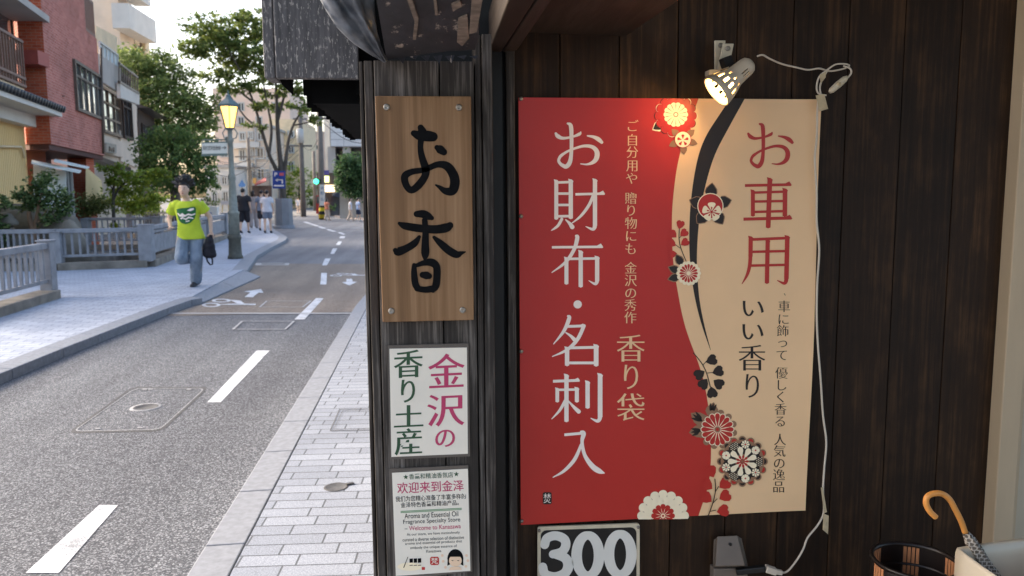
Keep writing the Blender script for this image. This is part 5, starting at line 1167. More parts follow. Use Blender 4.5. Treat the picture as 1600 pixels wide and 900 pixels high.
for px in (517.5, 541): m1.box(P(px, 250, 66.3).x-.25, P(px, 250, 66.3).x+.35, 66.2, 66.9, 0, P(540, 229, 66).z)
m1.build('column', m_conw, wb)
sh_ = thing('corner_shop', 'small dark corner shop with warm lit awning beyond the striped pole', 'shop', tuple(P(505, 335, 62)))
m1 = MB(); m1.box(P(496, 300, 62).x, P(530, 300, 62).x, 62, 66, 0, P(510, 270, 62).z); m1.build('wall', M('shop_brown', S(96, 82, 70), .7, .3, 1), sh_)
MB().prism([P(506, 289, 61.9), P(523, 289, 61.9), P(523, 300, 61.9), P(506, 300, 61.9)], (0, .1, 0)).build('lit_sign', emitmat('shop_light', (1, .78, .45), .8), sh_)
MB().prism([P(505, 275, 61.9), P(514, 275, 61.9), P(514, 285, 61.9), P(505, 285, 61.9)], (0, .1, 0)).build('yellow_sign', emitmat('sign_light', (.8, .85, .35), .8), sh_)
MB().prism([P(503, 266, 61.8), P(514, 266, 61.8), P(514, 273, 61.8), P(503, 273, 61.8)], (0, .1, 0)).build('blue_sign', M('sign_violet', S(96, 90, 150), .5, .1), sh_)
MB().prism([P(519, 300, 61.6), P(531, 299, 61.6), P(531, 309, 61.6), P(519, 306, 61)], (0, .3, 0)).build('awning', M('dark_awning', S(52, 58, 70), .6, .2), sh_)
MB().prism([P(517, 307, 61.9), P(530, 307, 61.9), P(530, 337, 61.9), P(517, 337, 61.9)], (0, .1, 0)).build('doorway', m_glassd, sh_)
lwl = thing('low_wall', 'pale concrete wall under the ivy', 'wall', tuple(P(548, 340, 55))); MB().prism([P(531, 300, 55), P(572, 300, 55), P(572, 346, 55), P(531, 341, 55)], (0, .5, 0)).build('wall_panel', m_conw, lwl)
rvm = thing('red_kiosk', 'red vending machine standing by the far corner', 'vending machine', tuple(P(497, 334, 58)))
MB().prism([P(494, 305, 58), P(500, 305, 58), P(500, 334, 58), P(494, 334, 58)], (0, .5, 0)).build('body', M('vending_red', S(170, 52, 44), .5, .1), rvm); MB().prism([P(494.7, 307, 57.97), P(499.3, 307, 57.97), P(499.3, 318, 57.97), P(494.7, 318, 57.97)], (0, .02, 0)).build('display', m_glass, rvm)
aw = thing('red_awning', 'small red shop awning under the beige apartment block', 'awning', tuple(P(407, 290, 90)))
MB().prism([P(398, 287, 90), P(416, 278, 90), P(416, 284, 88.5), P(398, 290, 88.5)], (0, 0, .1)).build('cloth', M('awning_red', S(150, 70, 66), .6, .1), aw)
sh2 = thing('street_shop', 'dark shop front with orange sign under the apartment block', 'shop', tuple(P(405, 340, 89))); MB().prism([P(388, 290, 89.5), P(424, 290, 89.5), P(424, 345, 89.5), P(388, 345, 89.5)], (0, .4, 0)).build('front', M('shop_front_dark', S(84, 68, 62), .6, .4, .8), sh2)
MB().prism([P(395, 278, 89), P(400, 278, 89), P(400, 287, 89), P(395, 287, 89)], (0, .1, 0)).build('sign_panel', M('sign_orange', S(222, 172, 96), .5, .1), sh2)
acs = 0
for own, (px, py, Y, w, h) in ((ap, (388, 258, 94.6, .5, .32)), (ap, (398, 226, 94.6, .5, .32)), (ap, (398, 288, 94.6, .5, .32))):
    p = P(px, py, Y); MB().box(p.x-w, p.x+w, Y-.3, Y+.35, p.z-h, p.z+h).build('air_conditioner', m_aluw, own)
for px, own, top, bot, Y in ((399, ap, 200, 330, 94.8), (422.5, ap, 200, 330, 94.8)):
    MB().tube([P(px, top, Y), P(px, bot, Y)], .12, 6).build('downpipe', m_conw, own)
MB().tube([VP(157.5, 75, A+nb*.08, dirb), VP(161.5, 240, A+nb*.08, dirb)], .045, 6).build('downpipe', m_alu, rb)
MB().obox(VP(98, 150, A+nb*.02, dirb)+UP*0, dirb*.01, nb*.05, UP*.01).build('bracket', m_alu, rb)
# ------------------------------------------------------------------ poles, wires, signals, street signs
m_pole = M('concrete_pole', S(112, 106, 100), .8, .12, 3)
def pole(label, px, py_base, py_top, Y, r, arms=()):
    b = P(px, 300, Y); o = thing('utility_pole', label, 'pole', (b.x, b.y, 0), 'utility poles down the street')
    zt_ = P(px, py_top, Y).z
    MB().tube([(b.x, b.y, 0), (b.x, b.y, zt_)], [r, r*.72], 10).build('shaft', m_pole, o)
    m = MB()
    for (py, hw) in arms: z = P(px, py, Y).z; m.box(b.x-hw, b.x+hw, b.y-.08, b.y+.0, z-.06, z+.06)
    if arms: m.build('crossarm', m_pole, o)
    return o, b, zt_
p1 = pole('slim grey utility pole with a round transformer in the middle of the street view', 473, 336, 168, 60, .2, ((186, .5), (228, .8)))
MB().lathe((p1[1].x, p1[1].y-.25, P(473, 212, 60).z-.55), (0, 0, 1), [(0, .26), (1.0, .26), (1.05, .1)], 12, cap=True).build('transformer', m_aluw, p1[0])
p2 = pole('thick dark utility pole next to the white tiled building', 503, 342, 150, 52, .21, ((185, .6),)); 
p3 = pole('thin brown utility pole behind the slim grey one', 492, 330, 236, 85, .22, ())
p4 = pole('pale utility pole behind the street lamp with many wires', 391, 345, 215, 75, .2, ((245, 1.2), (262, 1.0)))
wires = [((391, 250, 75), (300, 225, 60)), ((391, 254, 75), (473, 214, 60)), ((391, 266, 75), (473, 236, 60)), ((391, 258, 75), (424, 240, 95)), ((503, 182, 52), (560, 168, 45)), ((473, 192, 60), (440, 225, 104)), ((391, 245, 75), (473, 200, 60)), ((391, 262, 75), (473, 228, 60)), ((391, 247, 75), (320, 240, 70)), ((391, 262, 75), (318, 262, 70)), ((473, 188, 60), (503, 172, 52)), ((473, 228, 60), (503, 200, 52)), ((503, 175, 52), (600, 130, 40)), ((503, 190, 52), (600, 215, 50)), ((391, 270, 75), (440, 262, 90))]
m_wire = M('black_wire', (.02, .02, .02), .6, .2)
for i, (a, b) in enumerate(wires):
    p, q = P(*a), P(*b); pts = [p.lerp(q, t/10)-UP*1.1*math.sin(PI*t/10)*.7 for t in range(11)]
    w = MB().tube(pts, .022, 5).build('overhead_wire', m_wire); tag(w, 'thin black overhead wire sagging between the poles down the street', 'wire', 'overhead wires')
sg_ = thing('traffic_signal', 'traffic signal showing green beside the dark pole', 'traffic light', tuple(P(495, 283, 51.5)))
MB().prism([P(490, 280, 51.5), P(501, 280, 51.5), P(501, 287, 51.5), P(490, 287, 51.5)], (0, .2, 0)).build('housing', m_dark, sg_); MB().lathe(P(494, 283.5, 51.48), (0, -1, 0), [(0, .16), (.05, .15), (.06, .001)], 16).build('green_lens', emitmat('green_light', (.05, .9, .45), 1.6), sg_)
vs2 = thing('pole_banner', 'white vertical banner sign with characters fixed to the dark pole', 'sign', tuple(P(503, 320, 51.5)))
MB().prism([P(499.5, 288.5, 51.5), P(507.5, 288.5, 51.5), P(507.5, 321, 51.5), P(499.5, 321, 51.5)], (0, .05, 0)).build('panel', m_whitew, vs2); write(vs2, [('片', 503.5, 294, 5, 5), ('町', 503.5, 302, 5, 5), ('通', 503.5, 311, 5, 5)], 51.48, M('sign_teal', S(70, 110, 140), .5, .05), dx=.02, dy=.01)
MB().tube([P(503.5, 322, 51.9), P(503.5, 343, 51.9)], .22, 10).build('striped_guard', brickmat('guard_stripes', (.5, .36, .02), (.5, .36, .02), (.02, .02, .02), 9, .45, .24, axes=(0, 2)), vs2)
bs = thing('parking_sign', 'blue parking sign with white P and left arrow in front of the tree', 'sign', tuple(P(435, 300, 38.5)))
YQ = 38.4; m_blue = M('sign_blue', S(34, 66, 140), .45, .05)
MB().prism([P(x, y, YQ) for x, y in ((426, 267), (445.5, 267), (445.5, 294.5), (426, 294.5))], (0, .05, 0)).build('panel', m_blue, bs)
write(bs, [('P', 431, 272.5, 4.5, 6), ('↰', 436, 282.5, 12, 8.5)], YQ-.01, m_pwhite, dx=.03, dy=.03)
MB().prism([P(x, y, YQ-.012) for x, y in ((436.5, 270), (443.5, 270), (443.5, 274.5), (436.5, 274.5))], (0, .008, 0)).build('red_mark', M('sign_redpink', S(206, 92, 100), .5, .05), bs)
MB().prism([P(x, y, YQ-.012) for x, y in ((428, 289), (443.5, 289), (443.5, 291.2), (428, 291.2))], (0, .008, 0)).build('white_bar', m_pwhite, bs)
MB().tube([P(436, 294, YQ+.05), P(436, 345, YQ+.05)], .04, 8).build('sign_pole', m_pole, bs)
tb = thing('triangle_sign', 'small blue pedestrian sign far behind the street lamp', 'sign', tuple(P(378, 292, 70))); MB().prism([P(378, 281, 70), P(383.5, 289, 70), P(382, 292, 70), P(374, 292, 70), P(372.5, 289, 70)], (0, .05, 0)).build('panel', M('sign_lightblue', S(110, 150, 200), .5, .05), tb); MB().tube([P(378, 292, 70.1), P(378, 340, 70.1)], .05, 6).build('sign_pole', m_pole, tb)
nw = thing('shop_banner', 'white vertical shop banner on the apartment front', 'sign', tuple(P(381, 283, 93.5))); MB().prism([P(378, 265, 93.5), P(384, 265, 93.5), P(384, 283, 93.5), P(378, 283, 93.5)], (0, .1, 0)).build('panel', m_whitew, nw)
eb = thing('easel_sign', 'small white notice board standing on the pavement beyond the railings', 'notice board', tuple(P(352, 348, 36))); MB().prism([P(345.5, 314, 36), P(359.5, 314, 36), P(359.5, 320, 36), P(345.5, 320, 36)], (0, .06, 0)).build('panel', m_whitew, eb); m1 = MB(); [m1.bar(P(x, 320, 36), P(x+d, 336, 36), .05, .05) for x, d in ((348, -1), (357, 1))]; m1.build('leg', m_siding, eb)
eb = thing('notice_box', 'pale notice panel standing behind the panel railing', 'notice board', tuple(P(331, 345, 29))); MB().prism([P(325, 322, 29), P(339, 323, 29), P(339, 344, 29), P(325, 344, 29)], (0, .3, 0)).build('panel', m_whitew, eb)
pl_ = thing('tree_planter', 'tall grey concrete planter at the foot of the street tree', 'planter', tuple(G(441, 354.5, ZS)))
gp = G(441, 354.5, ZS); kx = gp.y/FPX
MB().lathe((gp.x, gp.y+.5, 0), (0, 0, 1), [(0, 13.8*kx), (.05, 14*kx), (1.35, 13.6*kx), (1.42, 13.2*kx), (1.42, 11*kx), (1.3, 10.8*kx), (1.3, .01)], 8, smooth=False).build('tub', M('planter_grey', S(132, 134, 138), .75, .15, 2, bmp=.1), pl_)
MB().lathe((gp.x, gp.y+.5, 0), (0, 0, 1), [(0, 16*kx), (.16, 16*kx), (.16, 13*kx)], 16).build('plinth', m_kerb, pl_)
# ------------------------------------------------------------------ trees and plants
lf_dark = leafmat('leaf_dark', (0.072, 0.111, 0.036), (0.150, 0.208, 0.065), (0.273, 0.325, 0.111))
lf_zel = leafmat('leaf_zelkova', (0.066, 0.108, 0.031), (0.156, 0.216, 0.060), (0.300, 0.348, 0.108))
lf_weep = leafmat('leaf_weeping', (0.065, 0.124, 0.044), (0.130, 0.221, 0.072), (0.221, 0.325, 0.104))
lf_maple = leafmat('leaf_maple', (0.138, 0.218, 0.034), (0.276, 0.368, 0.057), (0.437, 0.483, 0.092))
lf_cam = leafmat('leaf_camellia', (0.040, 0.081, 0.032), (0.092, 0.161, 0.063), (0.322, 0.414, 0.196), rough=.3)
lf_bush = leafmat('leaf_bush', (0.1, 0.13, 0.04), (0.17, 0.2, 0.07), (0.26, 0.25, 0.09))
lf_ivy = leafmat('leaf_ivy', (0.033, 0.083, 0.035), (0.077, 0.154, 0.066), (0.165, 0.264, 0.121))
lf_yel = leafmat('leaf_yellow', (.12, .17, .02), (.28, .32, .03), (.45, .45, .06))
m_bark = M('bark_grey', (.075, .062, .05), .85, .35, 14, (1, 1, .25), bmp=.4)
m_barkd = M('bark_dark', (.085, .072, .058), .85, .35, 14, (1, 1, .25), bmp=.4)
m_bark2 = M('bark_tan', (.26, .16, .10), .8, .3, 12, (1, 1, .25), bmp=.3)
def leaf(mb, p, s, up=.35, drop=0):
    a = Vector((rnd.gauss(0, 1), rnd.gauss(0, 1), rnd.gauss(0, .6)-drop)); a.normalize()
    nrm = Vector((rnd.gauss(0, 1), rnd.gauss(0, 1), rnd.gauss(0, 1)+up*3)); b = nrm.cross(a)
    if b.length < 1e-4: return
    b.normalize(); L = s*rnd.uniform(.7, 1.3); w = L*rnd.uniform(.38, .6)
    mb.add([p, p+a*L*.5+b*w*.5, p+a*L, p+a*L*.5-b*w*.5], [(0, 1, 2, 3)])
def crown(clumps, size, dens, flat=.35, drop=0, up=.35, spray=.26):
    """clumps: (px, py, rx, ry, Y) in photo pixels at depth Y; leaves gather into many small sprays through each clump's volume"""
    mb = MB()
    for (cx, cy, rx, ry, Y) in clumps:
        c = P(cx, cy, Y); k = Y/FPX; R = (rx*k, (rx+ry)/2*k*.9, ry*k); r0 = (R[0]*R[1]*R[2])**(1/3)
        ns = max(5, int(dens*(rx*ry)/55))
        for _ in range(ns):
            d = Vector((rnd.gauss(0, 1), rnd.gauss(0, 1), rnd.gauss(0, 1))).normalized()*(rnd.random()**.45)
            q = c+Vector((d.x*R[0], d.y*R[1], d.z*R[2])); sr = spray*r0*rnd.uniform(.6, 1.3)
            for _ in range(rnd.randint(14, 30)):
                leaf(mb, q+Vector((rnd.gauss(0, sr), rnd.gauss(0, sr), rnd.gauss(0, sr*flat)-abs(rnd.gauss(0, sr*drop)))), size, up, drop)
    return mb
def plant(name, label, cat, base, clumps, lmat, size, dens=1.0, trunk=(), bark=None, group=None, loc=None, **kw):
    o = thing(name, label, cat, tuple(base), group)
    crown(clumps, size, dens, **kw).build('crown' if trunk else 'foliage', lmat, o, recalc=False)
    if trunk:
        mb = MB()
        for pts, r0, r1 in trunk:
            sp = [Vector(p) for p in spline([tuple(p) for p in pts], 5)]; n = len(sp)
            mb.tube(sp, [r0+(r1-r0)*i/(n-1) for i in range(n)], 8)
        mb.build('trunk', bark, o)
    return o
PX = lambda Y, *pts: [P(x, y, Y+(d[0] if d else 0)) for x, y, *d in pts]
YT = 40.6
plant('zelkova_tree', 'tall spreading street tree with several stems rising from the grey planter', 'tree', (gp.x, gp.y+.5, 1.2),
      [(330, 45, 40, 26, 40), (312, 78, 32, 20, 39.5), (352, 88, 40, 28, 40.5), (372, 30, 26, 16, 41), (335, 118, 26, 14, 40), (395, 40, 30, 26, 41), (408, 85, 28, 22, 40), (385, 128, 30, 14, 39.5), (360, 142, 20, 9, 40),
       (425, 120, 22, 14, 41), (455, 140, 26, 12, 40.5), (470, 170, 20, 9, 40), (492, 188, 16, 8, 40), (440, 165, 20, 8, 41.5), (405, 168, 22, 8, 40), (395, 196, 18, 7, 40), (486, 155, 20, 8, 41), (425, 60, 30, 26, 42), (450, 95, 22, 16, 42), (445, 20, 40, 20, 41.5), (375, 70, 18, 12, 42), (350, 60, 34, 20, 41), (380, 100, 28, 16, 41), (420, 145, 22, 9, 41), (450, 118, 20, 10, 40), (415, 105, 24, 12, 40)],
      lf_zel, .22, 2.9, [(PX(YT, (441, 325), (441, 300), (440, 270), (436, 235), (433, 185), (431, 130), (425, 70)), .22, .03), (PX(YT, (440, 285), (430, 262), (420, 240, -.3), (408, 200, -.5), (396, 160, -.6), (375, 110, -.7), (345, 60, -.8)), .12, .02),
       (PX(YT, (441, 285), (446, 255), (450, 222, .2), (458, 196, .4), (470, 176, .4), (490, 152, .2)), .12, .02), (PX(YT, (420, 240, -.3), (424, 200), (415, 150), (405, 90)), .09, .02), (PX(YT, (433, 190), (444, 150), (452, 100)), .09, .02), (PX(YT, (408, 200, -.5), (385, 185), (360, 150)), .07, .02), (PX(YT, (396, 160, -.6), (360, 130), (320, 85)), .06, .02), (PX(YT, (458, 196, .4), (478, 192), (495, 188)), .05, .015)],
      m_barkd, flat=.26, spray=.17)
plant('broadleaf_tree', 'huge dense green tree filling the gap behind the brown wooden house', 'tree', P(270, 340, 56),
      [(205, 105, 34, 30, 55), (240, 115, 40, 28, 56), (275, 130, 38, 30, 56), (305, 160, 34, 28, 55), (225, 150, 36, 32, 54), (265, 175, 42, 34, 54), (310, 200, 30, 26, 54), (235, 200, 30, 30, 54), (275, 215, 36, 26, 55), (325, 185, 22, 20, 56), (200, 85, 26, 14, 57), (250, 90, 30, 12, 57)],
      lf_dark, .27, 3.6, [(PX(56, (275, 345), (272, 280), (265, 200), (240, 130)), .42, .08), (PX(56, (270, 240), (300, 190), (315, 160)), .2, .05)], m_barkd, flat=.5, spray=.22)
plant('weeping_tree', 'mid green drooping tree with dark trunk in front of the huge dense tree', 'tree', G(272, 352, -.02),
      [(270, 205, 40, 16, 36), (240, 225, 30, 20, 36), (300, 225, 34, 22, 36), (270, 245, 46, 22, 35.5), (232, 258, 22, 22, 36), (315, 258, 22, 26, 36), (285, 280, 36, 18, 36), (250, 285, 22, 18, 37), (325, 285, 14, 20, 36.5)],
      lf_weep, .17, 3.2, [(PX(36, (272, 352), (272, 310), (270, 260), (272, 215)), .19, .06), (PX(36, (271, 270), (250, 240), (240, 225)), .08, .03), (PX(36, (271, 262), (295, 235), (310, 225)), .08, .03)], m_bark, flat=.7, drop=.9, up=0, spray=.2)
plant('maple_shrub', 'light green layered maple in front of the shops beyond the canal', 'tree', P(178, 345, 26),
      [(178, 262, 22, 6, 26), (200, 272, 28, 7, 26), (240, 272, 22, 6, 26), (222, 284, 36, 8, 26), (175, 282, 18, 7, 26), (205, 298, 34, 9, 26.5), (190, 315, 28, 9, 27), (235, 312, 30, 9, 27), (215, 325, 36, 8, 27), (253, 268, 10, 4, 26)],
      lf_maple, .13, 5.0, [(PX(26, (178, 348), (177, 315), (178, 290), (182, 266)), .06, .02), (PX(26, (177, 315), (186, 295), (205, 280), (235, 274)), .04, .012), (PX(26, (178, 300), (170, 285)), .03, .01)], m_bark, flat=.3, up=.35, spray=.3)
plant('camellia_tree', 'glossy leaved camellia with tan forked trunk behind the long railing', 'tree', P(52, 372, 18.2),
      [(62, 288, 22, 14, 18.2), (75, 278, 12, 10, 18.2), (40, 305, 18, 14, 18.2), (70, 308, 24, 16, 18.2), (95, 308, 18, 14, 18.2), (85, 330, 22, 13, 18.2), (55, 322, 20, 10, 18.4), (104, 326, 12, 10, 18.2), (74, 342, 14, 8, 18)],
      lf_cam, .095, 3.0, [(PX(18.2, (52, 385), (52, 362), (47, 345), (45, 330)), .085, .04), (PX(18.2, (52, 360), (57, 345), (60, 325), (66, 300)), .06, .02), (PX(18.2, (56, 350), (62, 345), (75, 325)), .04, .015)], m_bark2, flat=.8, spray=.3)
plant('leafy_bush', 'leafy bush cut by the left edge beside the stone lantern', 'bush', P(-5, 390, 17.6), [(-2, 318, 14, 14, 17.6), (2, 345, 14, 16, 17.6), (5, 368, 14, 14, 17.6), (-10, 380, 16, 14, 17.6)], lf_cam, .10, 2.4, flat=.8, spray=.3)
plant('round_bush', 'clipped round olive bush between camellia and maple', 'bush', P(145, 345, 25), [(145, 318, 25, 14, 25), (138, 326, 20, 12, 25), (155, 326, 18, 12, 25)], lf_bush, .085, 6.0, flat=.8, spray=.22)
plant('low_hedge', 'bright low shrub mass under the maple', 'hedge', P(220, 342, 28), [(195, 332, 20, 8, 28), (225, 330, 24, 9, 28), (248, 328, 16, 8, 28)], lf_maple, .09, 1.8, flat=.7)
plant('low_hedge', 'dark green clipped hedge beyond the runner', 'hedge', P(325, 335, 38), [(308, 318, 16, 9, 38), (325, 317, 18, 9, 38), (342, 318, 14, 9, 38)], lf_dark, .12, 2.6, flat=.8)
plant('bed_plants', 'yellow green plants growing in the flower bed behind the far bank railing', 'plant', P(190, 366, 25.2), [(183, 353, 9, 6, 25.2), (175, 357, 8, 5, 25.2)], lf_yel, .09, 2.5, flat=.8)
plant('bed_plants', 'sparse pale green plants at the right end of the flower bed', 'plant', P(215, 366, 25.2), [(210, 357, 10, 5, 25.2), (225, 356, 8, 4, 25.2), (157, 360, 7, 4, 25.2)], lf_bush, .08, 1.6, flat=.8)
plant('park_tree', 'bright green tree at the end of the street behind the slim pole', 'tree', P(470, 330, 100), [(462, 272, 18, 16, 100), (482, 280, 16, 18, 100), (452, 290, 14, 16, 100), (470, 300, 20, 14, 100), (488, 300, 12, 14, 100), (455, 312, 14, 10, 100)], lf_maple, .42, 2.0, [(PX(100, (468, 332), (468, 290)), .3, .1)], m_barkd, flat=.6)
plant('park_tree', 'darker tree under the bright green one at the end of the street', 'tree', P(450, 332, 110), [(445, 312, 14, 10, 108), (465, 318, 16, 8, 108), (485, 316, 12, 10, 108)], lf_dark, .42, 2.2, [(PX(108, (455, 334), (455, 310)), .25, .1)], m_barkd, flat=.6)
iv = plant('ivy_mass', 'thick mass of ivy hanging over the pale wall by the white tiled building', 'ivy', P(548, 320, 54), [(545, 252, 20, 13, 54), (535, 268, 12, 16, 54), (555, 268, 18, 16, 54), (540, 285, 14, 15, 54), (560, 288, 14, 18, 54), (550, 300, 16, 10, 54), (572, 270, 14, 24, 54), (574, 300, 12, 12, 54)], lf_ivy, .24, 7.0, flat=.9, drop=.3)
plant('small_tree', 'little green plant in front of the dark corner shop', 'plant', P(522, 335, 60), [(521, 322, 5, 10, 60)], lf_ivy, .16, 3.0, flat=.9)
# stone lantern and boulders on the canal bank
m_stone = M('bank_stone', (.20, .175, .14), .9, .45, 2.2, bmp=.5)
ln_ = thing('stone_lantern', 'weathered stone lantern with domed cap beside the left bush', 'lantern', tuple(P(16, 392, 17.8)))
cL = P(16, 385, 17.8); kz = lambda y: P(16, y, 17.8).z-cL.z; kr = 17.8/FPX
MB().lathe(cL, (0, 0, 1), [(-.3, 6*kr), (kz(362), 5*kr), (kz(360), 8*kr), (kz(356), 8*kr), (kz(355), 5.5*kr), (kz(352), 5.5*kr)], 10, cap=True).build('shaft', m_stone, ln_)
MB().lathe(cL, (0, 0, 1), [(kz(352), 13*kr), (kz(348), 14*kr), (kz(340), 9*kr), (kz(334), 5*kr), (kz(332), .01)], 10, cap=True).build('cap', m_stone, ln_)
def boulder(label, px, py, Y, rx, ry, rz, seed):
    r_ = random.Random(seed); mb = MB().ell(P(px, py, Y), (rx, ry, rz), 0, 14, 10); ph = [r_.uniform(0, 6) for _ in range(6)]; c = P(px, py, Y)
    for v in mb.v:
        d = v-c; k = 1+.16*math.sin(d.x*5/rx*.6+ph[0])*math.cos(d.z*4/rz*.5+ph[1])+.09*math.sin(d.y*6/ry+ph[2]+d.x*3)
        v.x, v.y, v.z = c.x+d.x*k, c.y+d.y*k, c.z+d.z*k
    return tag(mb.build('boulder', m_stone), label, 'boulder', 'boulders on the canal bank')
boulder('broad flat dark boulder under the camellia', 40, 352, 19.2, 1.0, .5, .34, 1); boulder('pale rounded boulder right of the camellia trunk', 92, 362, 18.6, .42, .4, .42, 2)
boulder('mossy boulder beside the canal opening behind the bars', 112, 395, 17.6, .32, .4, .62, 3); boulder('low boulder behind the long railing near the lantern', 30, 380, 18.4, .6, .4, .3, 4); boulder('upper dark slab boulder against the yellow siding', 28, 336, 20.0, .9, .4, .3, 5)

# ------------------------------------------------------------------ people
def jeanmat():
    m, nt, b, L = nodes('faded_denim'); b.inputs['Roughness'].default_value = .85
    v = coords(nt, L, (1, 1, .6)); f = noise(nt, L, v, 7, 5, .6); g = noise(nt, L, v, 3.2, 3, .5)
    r = ramp(nt, [(.3, (.12, .16, .21)), (.55, (.22, .27, .33)), (.75, (.36, .40, .45))]); L(f, r.inputs[0])
    k = ramp(nt, [(.52, (0, 0, 0)), (.60, (1, 1, 1))]); L(g, k.inputs[0])
    L(mixc(nt, L, k.outputs[0], r.outputs[0], (.36, .30, .25)), b.inputs['Base Color']); bump(nt, L, b, f, .8); return m
m_skin = M('skin', (.64, .42, .30), .5, .08, 12)
m_hair = M('black_hair', (.012, .010, .010), .45, .4, 60)
m_lime = M('lime_shirt', (.50, .61, .035), .8, .10, 7, bmp=1.0)
m_jean = jeanmat()
m_shoe = M('dark_shoe', (.03, .03, .035), .6, .3, 20)
m_bag = M('black_bag', (.010, .009, .014), .7, .3, 14, bmp=.2)
def chain(mb, pts, rads, n=10):
    for (a, b), (ra, rb) in zip(zip(pts[:-1], pts[1:]), zip(rads[:-1], rads[1:])): mb.tube([a, Vector(a).lerp(Vector(b), .5), b], [ra, (ra+rb)/2, rb], n)
    for p, r in zip(pts, rads): mb.ell(p, r*.99, 0, n, 6)
def loft(mb, rings, n=20, fold=.0):
    vs = []; fs = []
    for j, (c, rx, ry) in enumerate(rings):
        for i in range(n):
            t = 2*PI*i/n; k = 1+fold*math.sin(3*t+j*1.3)+fold*.6*math.sin(5*t-j*2.1)
            ct, st_ = math.cos(t), math.sin(t); q = .85
            vs.append(Vector(c)+Vector((math.copysign(abs(ct)**q, ct)*rx*k, math.copysign(abs(st_)**q, st_)*ry*k, 0)))
    for j in range(len(rings)-1):
        for i in range(n): fs.append((j*n+i, j*n+(i+1) % n, (j+1)*n+(i+1) % n, (j+1)*n+i))
    fs += [tuple(range(n))[::-1], tuple((len(rings)-1)*n+i for i in range(n))]
    mb.add(vs, fs, 0, True)
def hand(mb, wrist, d, side, k=1.0, curl=.5):
    """palm, four unequal bent fingers and a thumb leaving the side of the palm; d = direction from the wrist, side = across the palm towards the thumb"""
    wrist, d, side = Vector(wrist), Vector(d).normalized(), Vector(side); side = (side-d*side.dot(d)).normalized(); nn = d.cross(side)
    pc_ = wrist+d*.05*k; R = Matrix((side, nn, d)).transposed()
    mb.ell(pc_, (.040*k, .017*k, .052*k), 0, 12, 8, R)
    for i, L in enumerate((.068, .078, .072, .056)):
        o = wrist+d*.088*k+side*(.03-.02*i)*k; p1 = o+d*L*.45*k; p2 = p1+(d*(1-curl)+nn*curl)*L*.33*k; p3 = p2+(d*(.6-curl)+nn*(.4+curl))*L*.28*k
        mb.tube([o-d*.03*k, o, p1, p2, p3], [.010*k, .010*k, .0095*k, .009*k, .0075*k], 6)
    o = wrist+d*.03*k+side*.035*k; mb.tube([o-side*.015*k, o+side*.018*k+d*.02*k, o+side*.028*k+d*.045*k+nn*.01*k, o+side*.024*k+d*.068*k+nn*.02*k], [.012*k, .0115*k, .010*k, .008*k], 6)
